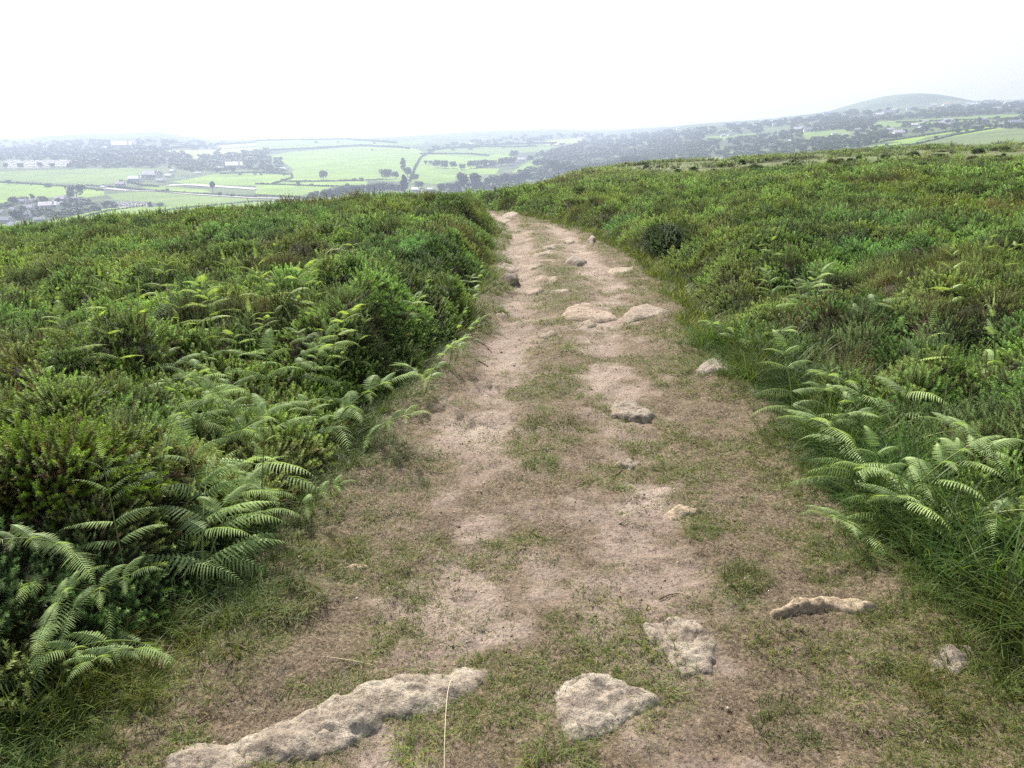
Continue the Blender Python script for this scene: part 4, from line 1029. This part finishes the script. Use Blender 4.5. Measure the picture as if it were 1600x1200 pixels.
for a in (
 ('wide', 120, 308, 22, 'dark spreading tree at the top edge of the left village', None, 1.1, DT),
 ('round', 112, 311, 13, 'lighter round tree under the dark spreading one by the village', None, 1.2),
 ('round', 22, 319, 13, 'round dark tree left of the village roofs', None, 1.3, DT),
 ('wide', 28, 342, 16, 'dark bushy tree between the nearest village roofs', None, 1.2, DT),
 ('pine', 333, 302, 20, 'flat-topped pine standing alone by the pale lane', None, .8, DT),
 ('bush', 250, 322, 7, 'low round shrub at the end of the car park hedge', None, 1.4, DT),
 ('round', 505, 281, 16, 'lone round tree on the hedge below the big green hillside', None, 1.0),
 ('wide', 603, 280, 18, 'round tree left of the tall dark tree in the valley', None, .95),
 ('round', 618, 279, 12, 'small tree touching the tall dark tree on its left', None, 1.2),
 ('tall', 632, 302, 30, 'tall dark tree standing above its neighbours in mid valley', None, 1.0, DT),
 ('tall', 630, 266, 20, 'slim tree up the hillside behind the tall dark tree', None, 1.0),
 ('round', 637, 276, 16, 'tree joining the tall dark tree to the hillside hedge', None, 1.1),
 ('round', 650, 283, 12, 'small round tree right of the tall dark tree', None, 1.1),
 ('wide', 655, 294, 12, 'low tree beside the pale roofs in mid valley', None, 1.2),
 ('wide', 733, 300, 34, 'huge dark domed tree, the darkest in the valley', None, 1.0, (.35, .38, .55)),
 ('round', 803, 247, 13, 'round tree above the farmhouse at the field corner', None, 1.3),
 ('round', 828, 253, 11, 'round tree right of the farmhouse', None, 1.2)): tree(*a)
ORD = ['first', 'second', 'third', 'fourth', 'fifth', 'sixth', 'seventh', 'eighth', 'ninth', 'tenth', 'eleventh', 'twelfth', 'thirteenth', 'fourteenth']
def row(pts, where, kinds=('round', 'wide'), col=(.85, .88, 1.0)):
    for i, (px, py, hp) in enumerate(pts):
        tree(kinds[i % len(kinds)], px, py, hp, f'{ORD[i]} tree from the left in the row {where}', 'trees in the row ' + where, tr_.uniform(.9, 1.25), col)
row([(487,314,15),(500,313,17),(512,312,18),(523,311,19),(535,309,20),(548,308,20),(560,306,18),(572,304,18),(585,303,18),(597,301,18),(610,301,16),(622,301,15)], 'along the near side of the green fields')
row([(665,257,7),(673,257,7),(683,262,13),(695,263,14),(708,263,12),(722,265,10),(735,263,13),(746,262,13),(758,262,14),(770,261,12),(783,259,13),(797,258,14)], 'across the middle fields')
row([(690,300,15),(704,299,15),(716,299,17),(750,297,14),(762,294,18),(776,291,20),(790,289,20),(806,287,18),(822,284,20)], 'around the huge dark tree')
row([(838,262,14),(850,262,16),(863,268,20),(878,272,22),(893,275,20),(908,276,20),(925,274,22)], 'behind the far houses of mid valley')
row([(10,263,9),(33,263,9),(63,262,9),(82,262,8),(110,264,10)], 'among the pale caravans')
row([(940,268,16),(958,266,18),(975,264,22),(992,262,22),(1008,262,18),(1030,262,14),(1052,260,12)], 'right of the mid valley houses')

for i in range(46):
    poly_ = tr_.choice([[(0,285),(160,298)], [(135,290),(402,309)], [(225,333),(470,317)], [(445,284),(600,281)], [(345,272),(452,273)], [(400,238),(640,233)], [(668,236),(840,229)], [(720,229),(870,224)], [(400,288),(571,291)], [(1355,226),(1550,196)], [(1345,233),(1560,200)], [(400,222),(620,224)]])
    k_ = tr_.random(); (x0_, y0_), (x1_, y1_) = poly_
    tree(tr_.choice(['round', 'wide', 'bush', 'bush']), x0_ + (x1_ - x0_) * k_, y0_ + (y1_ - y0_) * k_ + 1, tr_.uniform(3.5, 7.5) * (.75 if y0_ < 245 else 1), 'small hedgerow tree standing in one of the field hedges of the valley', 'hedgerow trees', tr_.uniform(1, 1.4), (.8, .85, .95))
for i in range(70):
    a_ = tr_.uniform(8, 62); b_ = tr_.uniform(34, 78)
    if BP and abs(a_ / b_) < .72:
        o = copy_tree(BP[i % 3]); sc = br_.uniform(.3, 1.0); o.location = (a_, b_, float(ground0(a_, b_)) + .02); o.scale = (sc * br_.uniform(.8, 1.7), sc * br_.uniform(.8, 1.2), sc * br_.uniform(.5, .9)); o.rotation_euler = (0, 0, br_.uniform(0, 6))
        cc_ = (.55, .60, .66) if i % 3 else (.85, .62, .66)
        for ch in o.children: ch.color = (*cc_, 1)
        tag(o, 'small dark gorse bush dotting the pale ridge of the right moor', 'bush', 'gorse bushes on the moor ridge')

# woods that read as one mass
WOOD = [tuple([k]) for k in ()]
protos = []
for k in ('round', 'wide', 'tall', 'round'):
    bl = blobs_for(k, tr_); protos.append(crown_mesh('wood_crown', tr_, 260, bl, .075, M_TREE))
WP = [([(100,252),(120,240),(200,234),(330,234),(420,236),(432,247),(448,262),(440,272),(400,268),(340,270),(262,266),(235,262),(125,263)], 1.0),
      ([(-100,250),(-100,238),(110,233),(190,235),(100,252)], .8), ([(-100,236),(-100,222),(330,222),(400,226),(330,234),(200,233)], .35),
      ([(650,303),(700,302),(790,290),(830,262),(830,246),(870,238),(940,234),(1040,226),(1100,222),(1100,258),(1000,270),(900,282),(800,294)], 1.3),
      ([(870,236),(960,214),(1100,202),(1300,182),(1330,176),(1480,170),(1600,162),(1700,160),(1700,200),(1560,192),(1450,205),(1350,232),(1300,240),(1100,262)], .6),
      ([(1290,183),(1480,172),(1700,158),(1700,200),(1300,215)], .5),
      ([(640,236),(800,214),(950,208),(950,226),(700,232)], .3),
      ([(100,350),(150,335),(255,322),(180,320),(120,316),(90,330)], .55),([(-50,345),(60,330),(110,335),(100,352),(0,365)], .35), ([(0,305),(130,316),(60,330),(0,330)], .25)]
n = 60000; yy = np.exp(RS.uniform(math.log(450), math.log(5200), n)); u = RS.uniform(-.75, .80, n); x = u * yy; z = ground0(x, yy); px, py = project(x, yy, z)
prob = np.zeros(n)
for poly, d_ in WP: prob = np.maximum(prob, inpoly(px, py, poly) * d_)
for c_, poly in FIELDS: prob[inpoly(px, py, poly)] = 0
for c_, poly in FIELDS[-2:]: prob[inpoly(px, py, poly)] = 0
prob = prob * (.35 + .65 * (fbm(x, yy, 1 / 130., 3, 501) > .42)) * np.where(yy < 900, .35, .8)
prob[py < 150] = 0
k = RS.random_sample(n) < prob * .55; x, yy, z = x[k], yy[k], z[k]
Ht = RS.uniform(6, 13, len(x)) * np.where(px > 1050, .8, 1.0)[k] * np.where(yy < 900, .6, 1.0) * np.clip(yy / 1500, .8, 1.6); E = np.zeros((len(x), 3)); E[:, 2] = RS.uniform(0, 6.28, len(x))
v = RS.uniform(.7, 1.2, len(x)); S = np.stack([Ht * 1.75, Ht * 1.75, Ht], 1)
scatter('woodland', np.stack([x, yy, z - Ht * .12], 1), E, S, np.stack([v, v, v * 1.1], 1), protos, 'hazy woods filling the valley and the far hillside between fields', 'woods')

# ------------------------------------------------------------------ hedges
def hedge(pix, label, hpx=2.2, col=(1, 1, 1)):
    W_ = [vhit(*p_) for p_ in pix]; P = []
    for a, b in zip(W_[:-1], W_[1:]):
        L = math.hypot(b[0] - a[0], b[1] - a[1]); n = max(2, int(L / 2.2))
        for i in range(n): k_ = i / n; P.append((a[0] + (b[0] - a[0]) * k_, a[1] + (b[1] - a[1]) * k_))
    P = P[:1500]; c0 = np.array(P[0]); V, F, C = [], [], []
    dep = np.mean([q[1] for q in W_]); H = max(1.6, hpx * dep / FPX); z0 = float(ground0(*c0))
    rr_ = tr_
    for x_, y_ in P:
        gz = float(ground0(x_, y_)) - z0; hh = H * rr_.uniform(.7, 1.15) * (1.7 if rr_.random() < .05 else 1)
        for q in range(5):
            c = Vector((x_ - c0[0] + rr_.uniform(-1, 1) * 1.3, y_ - c0[1] + rr_.uniform(-1, 1) * 1.3, gz + hh * rr_.uniform(.15, .85)))
            d = Vector((rr_.uniform(-1, 1), rr_.uniform(-1, 1), rr_.uniform(-.2, 1))).normalized(); u_ = d.cross(Vector((.2, .1, .9))).normalized(); v_ = d.cross(u_); s_ = H * rr_.uniform(.3, .5)
            b = len(V); V += [tuple(c - u_ * s_ - v_ * s_), tuple(c + u_ * s_ - v_ * s_), tuple(c + u_ * s_ + v_ * s_), tuple(c - u_ * s_ + v_ * s_)]; F.append((b, b + 1, b + 2, b + 3)); g_ = rr_.uniform(.7, 1.3); C += [(g_,) * 3] * 4
    me = mesh_np('hedge', V, F, False); add_col(me, 'shade', C)
    o = link('hedge', me, M_HEDGE, None, (c0[0], c0[1], z0)); o.color = (*col, 1); tag(o, label, 'hedge', 'field hedges in the valley')
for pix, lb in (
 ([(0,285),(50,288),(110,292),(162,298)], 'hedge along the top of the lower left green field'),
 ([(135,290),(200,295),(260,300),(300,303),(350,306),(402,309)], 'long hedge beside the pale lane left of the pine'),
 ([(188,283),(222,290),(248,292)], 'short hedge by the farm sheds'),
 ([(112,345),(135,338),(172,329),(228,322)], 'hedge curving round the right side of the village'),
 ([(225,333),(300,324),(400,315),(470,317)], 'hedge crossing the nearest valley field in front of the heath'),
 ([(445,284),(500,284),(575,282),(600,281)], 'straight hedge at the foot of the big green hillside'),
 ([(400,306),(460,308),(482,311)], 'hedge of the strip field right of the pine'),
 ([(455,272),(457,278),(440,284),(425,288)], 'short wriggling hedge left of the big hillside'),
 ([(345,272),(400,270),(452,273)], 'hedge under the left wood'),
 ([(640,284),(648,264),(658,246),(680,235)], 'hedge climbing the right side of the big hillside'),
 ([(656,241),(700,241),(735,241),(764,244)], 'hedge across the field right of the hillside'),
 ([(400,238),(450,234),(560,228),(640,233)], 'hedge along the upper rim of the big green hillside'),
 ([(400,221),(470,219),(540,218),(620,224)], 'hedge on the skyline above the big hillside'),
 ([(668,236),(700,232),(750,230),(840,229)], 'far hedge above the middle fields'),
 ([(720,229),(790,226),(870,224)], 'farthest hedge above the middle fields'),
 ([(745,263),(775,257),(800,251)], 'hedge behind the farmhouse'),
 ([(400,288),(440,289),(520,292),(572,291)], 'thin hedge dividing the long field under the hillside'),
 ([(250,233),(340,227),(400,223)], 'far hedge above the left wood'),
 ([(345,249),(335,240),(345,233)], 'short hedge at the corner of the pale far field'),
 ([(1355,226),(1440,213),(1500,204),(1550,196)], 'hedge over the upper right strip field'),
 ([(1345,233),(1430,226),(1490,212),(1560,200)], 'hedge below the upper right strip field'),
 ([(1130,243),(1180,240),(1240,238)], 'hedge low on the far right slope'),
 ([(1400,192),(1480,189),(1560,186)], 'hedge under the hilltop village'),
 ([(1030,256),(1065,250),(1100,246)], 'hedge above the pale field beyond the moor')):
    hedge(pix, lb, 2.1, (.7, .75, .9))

# ------------------------------------------------------------------ lanes
def lane(pix, wm, name='lane'):
    W_ = [vhit(*p_) for p_ in pix]; P = []
    for a, b in zip(W_[:-1], W_[1:]):
        for i in range(12): k_ = i / 12; P.append((a[0] + (b[0] - a[0]) * k_, a[1] + (b[1] - a[1]) * k_))
    P.append(W_[-1][:2]); V, F = [], []
    for i, (x_, y_) in enumerate(P):
        for s_ in (-.5, .5): V.append((x_, y_ + s_ * wm, float(ground0(x_, y_ + s_ * wm)) + .9))
    F = [(2 * i, 2 * i + 1, 2 * i + 3, 2 * i + 2) for i in range(len(P) - 1)]
    o = link(name, mesh_np(name, V, F), M_LANE); o['kind'] = 'structure'
lane([(262,290),(300,289),(345,292),(400,296)], 26); lane([(205,299),(250,299),(300,304),(350,307),(400,310),(460,311)], 11); lane([(160,294),(200,298),(215,296)], 16); lane([(430,284),(455,284)], 9)

# ------------------------------------------------------------------ houses, caravans, cars
def make_house():
    root = empty('house', (0, 0, 0)); L, D, H, RH = 1.0, .62, .36, .26      # unit length
    mb = MB(); mb.box(-L/2, -D/2, -.12, L/2, D/2, H)
    mb.add([(-L/2, -D/2, H), (-L/2, D/2, H), (-L/2, 0, H + RH), (L/2, -D/2, H), (L/2, D/2, H), (L/2, 0, H + RH)], [(0, 1, 2), (3, 5, 4)])
    wl = link('wall', mb.mesh('wall'), M_WALL, root)
    mb = MB(); o_ = .05; t_ = .03
    for s_ in (-1, 1):
        a = [(-L/2 - o_, s_ * (D/2 + o_), H - .04), (L/2 + o_, s_ * (D/2 + o_), H - .04), (L/2 + o_, 0, H + RH + .004), (-L/2 - o_, 0, H + RH + .004)]
        b = [(x, y, z + t_) for x, y, z in a]; mb.add(a + b, [(0,1,2,3),(4,5,6,7),(0,1,5,4),(1,2,6,5),(2,3,7,6),(3,0,4,7)])
    rf_ = link('roof', mb.mesh('roof'), M_ROOF, root)
    mb = MB(); mb.box(.28, -.06, H + .1, .38, .06, H + RH + .14); link('chimney', mb.mesh('chimney'), M_WALL, rf_)
    for k, x in enumerate((-.36, -.12, .2, .38)):
        mb = MB(); mb.box(x - .05, -D/2 - .012, .14, x + .05, -D/2 + .01, .27); link('window', mb.mesh('window'), M_GLASS, root)
    mb = MB(); mb.box(.01, -D/2 - .012, 0, .09, -D/2 + .01, .22); link('door', mb.mesh('door'), M_TWIG, root)
    return root
HP = make_house(); first = [True]
def house(px, py, wpx, label, group, wall=(1, 1, 1), roof=(1, 1, 1), rz=None, name='house', cat='house'):
    py = max(py, float(np.interp(px, SK[:, 0], SK[:, 1])) + 4.5); x_, y_, z_ = vhit(px, py)
    if y_ > 6500: x_, y_, z_ = vhit(px, py + 5)
    Wm = wpx * y_ * CP / FPX
    if first[0]: o = HP; first[0] = False
    else: o = copy_tree(HP)
    o.name = name; o.location = (x_, y_, z_); o.scale = (Wm, Wm, Wm * .72); o.rotation_euler = (0, 0, tr_.uniform(-.5, .5) if rz is None else rz)
    for ch in o.children:
        if ch.name.startswith('wall'): ch.color = (*wall, 1)
        if ch.name.startswith('roof'):
            ch.color = (*roof, 1)
    tag(o, label, cat, group)
PR = (3.2, 3.0, 2.9); GR = (1.3, 1.35, 1.5)
for px, py, wp, roof, lb in (
 (12,348,20,GR,'grey-roofed house nearest the left border, lowest in the village but one'), (38,340,22,GR,'large grey-roofed house in the middle of the left village'),
 (62,346,15,GR,'small house right of the large grey-roofed one'), (22,330,14,GR,'house beside the dark bushy village tree'), (48,328,18,(2,1.9,1.9),'pale-roofed village house above the large grey-roofed one'),
 (76,326,24,PR,'long white-roofed shed in the village'), (92,323,16,PR,'second white-roofed shed, right of the longest one'), (55,317,14,GR,'house at the top of the village, left'),
 (98,315,20,(2,1.8,1.8),'long low building along the top of the village'), (118,313,12,GR,'small building at the top right of the village'), (14,322,12,GR,'house under the round dark tree'),
 (3,335,14,GR,'house cut by the left border'), (36,318,16,(1.6,1.6,1.8),'house between the round dark tree and the top row'), (96,336,12,PR,'white-roofed outbuilding at the right of the village'),
 (25,358,24,GR,'lowest village house, just above the heath'), (5,360,16,PR,'pale roof at the left border just above the heath')):
    house(px, py, wp, lb, 'houses of the left village', (.95, .95, .95), roof)
for px, py, wp, roof, lb in (
 (213,284,20,PR,'pale-roofed farm shed, leftmost of the farm'), (238,279,26,(1.8,1.8,2.1),'widest grey farm shed'), (252,285,14,GR,'small dark farm building below the wide shed'), (265,277,12,PR,'white farm building at the right of the farm'),
 (190,291,16,(1.8,1.6,1.6),'barn beside the lane end'), (162,294,9,PR,'bright white cottage by the lane'), (165,235,14,PR,'long white shed before the left wood, left one'), (192,233,26,PR,'longest white shed above the left wood'),
 (270,269,9,PR,'white cottage at the edge of the left wood'), (366,264,24,PR,'long pale building in a gap of the left wood'), (310,272,8,PR,'small white house right of the farm'), (345,266,12,PR,'white house left of the long pale building'),
 (444,267,12,(1.6,1.6,1.7),'houses gable below the big hillside corner'), (650,299,13,PR,'pale bungalow roof under the tall dark tree'), (673,298,10,PR,'second pale roof right of the bungalow'), (692,298,8,PR,'small pale roof left of the huge dark tree'),
 (815,252,12,PR,'white farmhouse among trees at the field corner'), (809,256,8,GR,'grey barn below the white farmhouse'), (766,293,7,PR,'tiny pale roof right of the huge dark tree'), (735,226,6,PR,'tiny white farm on the far ridge'),
 (925,275,8,PR,'first white house from the left beyond the moor'), (936,276,14,PR,'widest white house beyond the moor'), (955,274,11,PR,'white house right of the widest one beyond the moor'), (977,271,7,PR,'last white house on the right beyond the moor'), (943,271,8,GR,'grey-roofed house above the widest one beyond the moor')):
    house(px, py, wp, lb, 'valley buildings', (1, 1, 1), roof)
RH_ = [(1020,211,12),(1060,193,6),(1130,213,8),(1142,212,9),(1237,207,9),(1248,206,16),(1262,205,12),(1303,210,7),(1340,206,11),(1335,187,14),(1297,187,7),(1375,182,12),(1386,180,16),(1398,174,9),(1402,182,9),(1420,172,7),(1390,205,11),(1403,211,16),(1418,206,8),(1430,198,11),(1446,191,8),(1445,184,7),(1470,196,13),(1479,192,14),(1487,195,11),(1456,168,13),(1478,166,11),(1490,166,7),(1510,165,11),(1522,165,9),(1546,165,18),(1560,164,9),(1575,164,14),(1592,163,11),(1581,168,9),(1571,196,13),(1587,195,16),(1580,199,11),(1535,188,9),(1598,180,7),(1210,188,8),(1190,190,7),(1235,184,7),(1250,182,6),(1440,201,9),(1355,196,8),(1365,210,8),(1320,212,7)]
for i in range(16):
    qx = tr_.uniform(1090, 1598); qy = np.interp(qx, SK[:, 0], SK[:, 1]) + tr_.choice([tr_.uniform(2, 14), tr_.uniform(10, 42)])
    if qy < np.interp(qx, [1090, 1600], [248, 200]): RH_.append((qx, max(qy, 171 if qx > 1500 else qy), tr_.uniform(6, 11)))
for i, (px, py, wp) in enumerate(RH_):
    if py < 170: lb, g_ = 'white house on the skyline of the far right hilltop village', 'hilltop village houses'
    else: lb, g_ = 'small white house among trees on the hazy right hillside', 'white houses scattered over the right hillside'
    if px == 1478 and py == 166: lb = 'house with an orange roof on the hilltop village skyline'
    house(px, py, wp, lb, g_, (1.15, 1.15, 1.15), (3.4, 1.9, 1.3) if 'orange' in lb else (PR if i % 3 else GR))
def make_car():
    root = empty('parked_car', (0, 0, 0)); mb = MB()
    V = [(-2.1,-.85,.3),(2.1,-.85,.3),(2.1,.85,.3),(-2.1,.85,.3),(-2.1,-.85,.8),(2.1,-.85,.85),(2.1,.85,.85),(-2.1,.85,.8)]
    mb.add(V, [(0,3,2,1),(4,5,6,7),(0,1,5,4),(1,2,6,5),(2,3,7,6),(3,0,4,7)]); link('body', mb.mesh('body'), M_CAR, root)
    mb = MB(); mb.add([(-1.5,-.8,.8),(1.1,-.8,.85),(1.1,.8,.85),(-1.5,.8,.8),(-1.0,-.68,1.42),(.5,-.68,1.42),(.5,.68,1.42),(-1.0,.68,1.42)], [(4,5,6,7),(0,1,5,4),(1,2,6,5),(2,3,7,6),(3,0,4,7)]); link('cabin', mb.mesh('cabin'), M_GLASS, root)
    for x in (-1.35, 1.35):
        for s_ in (-1, 1):
            mb = MB(); mb.tube([(x, s_ * .72, .32), (x, s_ * .9, .32)], .32, 8); link('wheel', mb.mesh('wheel'), M_TWIG, root)
    return root
def make_caravan():
    root = empty('static_caravan', (0, 0, 0)); mb = MB(); mb.box(-4.5, -1.6, .5, 4.5, 1.6, 2.9); link('body', mb.mesh('body'), M_CAR, root)
    mb = MB(); mb.add([(-4.6,-1.7,2.9),(4.6,-1.7,2.9),(4.6,1.7,2.9),(-4.6,1.7,2.9),(-4.6,0,3.35),(4.6,0,3.35)], [(0,1,5,4),(2,3,4,5),(1,2,5),(3,0,4),(0,3,2,1)]); link('roof', mb.mesh('roof'), M_CAR, root)
    for x in (-3, -1, 2.4): 
        mb = MB(); mb.box(x - .5, -1.63, 1.5, x + .5, -1.58, 2.3); link('window', mb.mesh('window'), M_GLASS, root)
    return root
CR = make_car(); CV = make_caravan(); cc = [(1,1,1),(.95,.97,1),(.6,.62,.66),(.3,.32,.36),(1,1,1),(.5,.12,.1),(.9,.9,.88)]
k_ = 0
for r_i, (y0, n_, x0, x1) in enumerate(((316.5, 14, 180, 232), (318.5, 15, 174, 236), (320.5, 15, 172, 236), (322.3, 12, 174, 214))):
    for i in range(n_):
        x_, y_, z_ = vhit(x0 + (x1 - x0) * i / (n_ - 1) + tr_.uniform(-.8, .8), y0 + tr_.uniform(-.3, .3)); o = CR if k_ == 0 else copy_tree(CR); k_ += 1
        o.location = (x_, y_, z_ + .1); o.rotation_euler = (0, 0, tr_.choice((.2, 1.77)) + tr_.uniform(-.1, .1)); c_ = tr_.choice(cc)
        for ch in o.children:
            if ch.name.startswith('body'): ch.color = (*c_, 1)
        tag(o, 'tiny parked car in the car park beside the left village', 'car', 'cars in the village car park')
for i in range(16):
    x_, y_, z_ = vhit(292 + i * 3.4, 280 - i * .75 + tr_.uniform(-.6, .6)); o = copy_tree(CR); o.location = (x_, y_, z_ + .1); o.rotation_euler = (0, 0, tr_.uniform(0, 3)); o.scale = (1.3,) * 3
    tag(o, 'tiny white vehicle in the line parked right of the farm', 'car', 'vehicles lined up right of the farm')
k_ = 0
for r_i, y0 in enumerate((252.5, 255, 258, 261)):
    for i in range(11):
        x_, y_, z_ = vhit(14 + i * 9.2 + tr_.uniform(-2, 2) + (r_i % 2) * 4, y0 + tr_.uniform(-.5, .5)); o = CV if k_ == 0 else copy_tree(CV); k_ += 1
        o.location = (x_, y_, z_); o.rotation_euler = (0, 0, tr_.uniform(-.5, .6)); o.scale = (1.0,) * 3
        tag(o, 'pale static caravan in the caravan park by the left wood', 'caravan', 'caravans by the left wood')

# ------------------------------------------------------------------ hazy air
mb = MB(); mb.box(-12600, -12600, -192, 12600, 12600, 150); me = mb.mesh('haze', col=False)
m, t, out = newmat('haze_air'); pv = N(t, 'ShaderNodeVolumePrincipled')
pv.inputs['Color'].default_value = (.58, .655, .86, 1); pv.inputs['Density'].default_value = .00025; pv.inputs['Anisotropy'].default_value = .25
t.links.new(pv.outputs[0], out.inputs['Volume'])
o = link('haze', me, m); o['kind'] = 'stuff'; o['label'] = 'pale bluish haze lying over the whole valley'
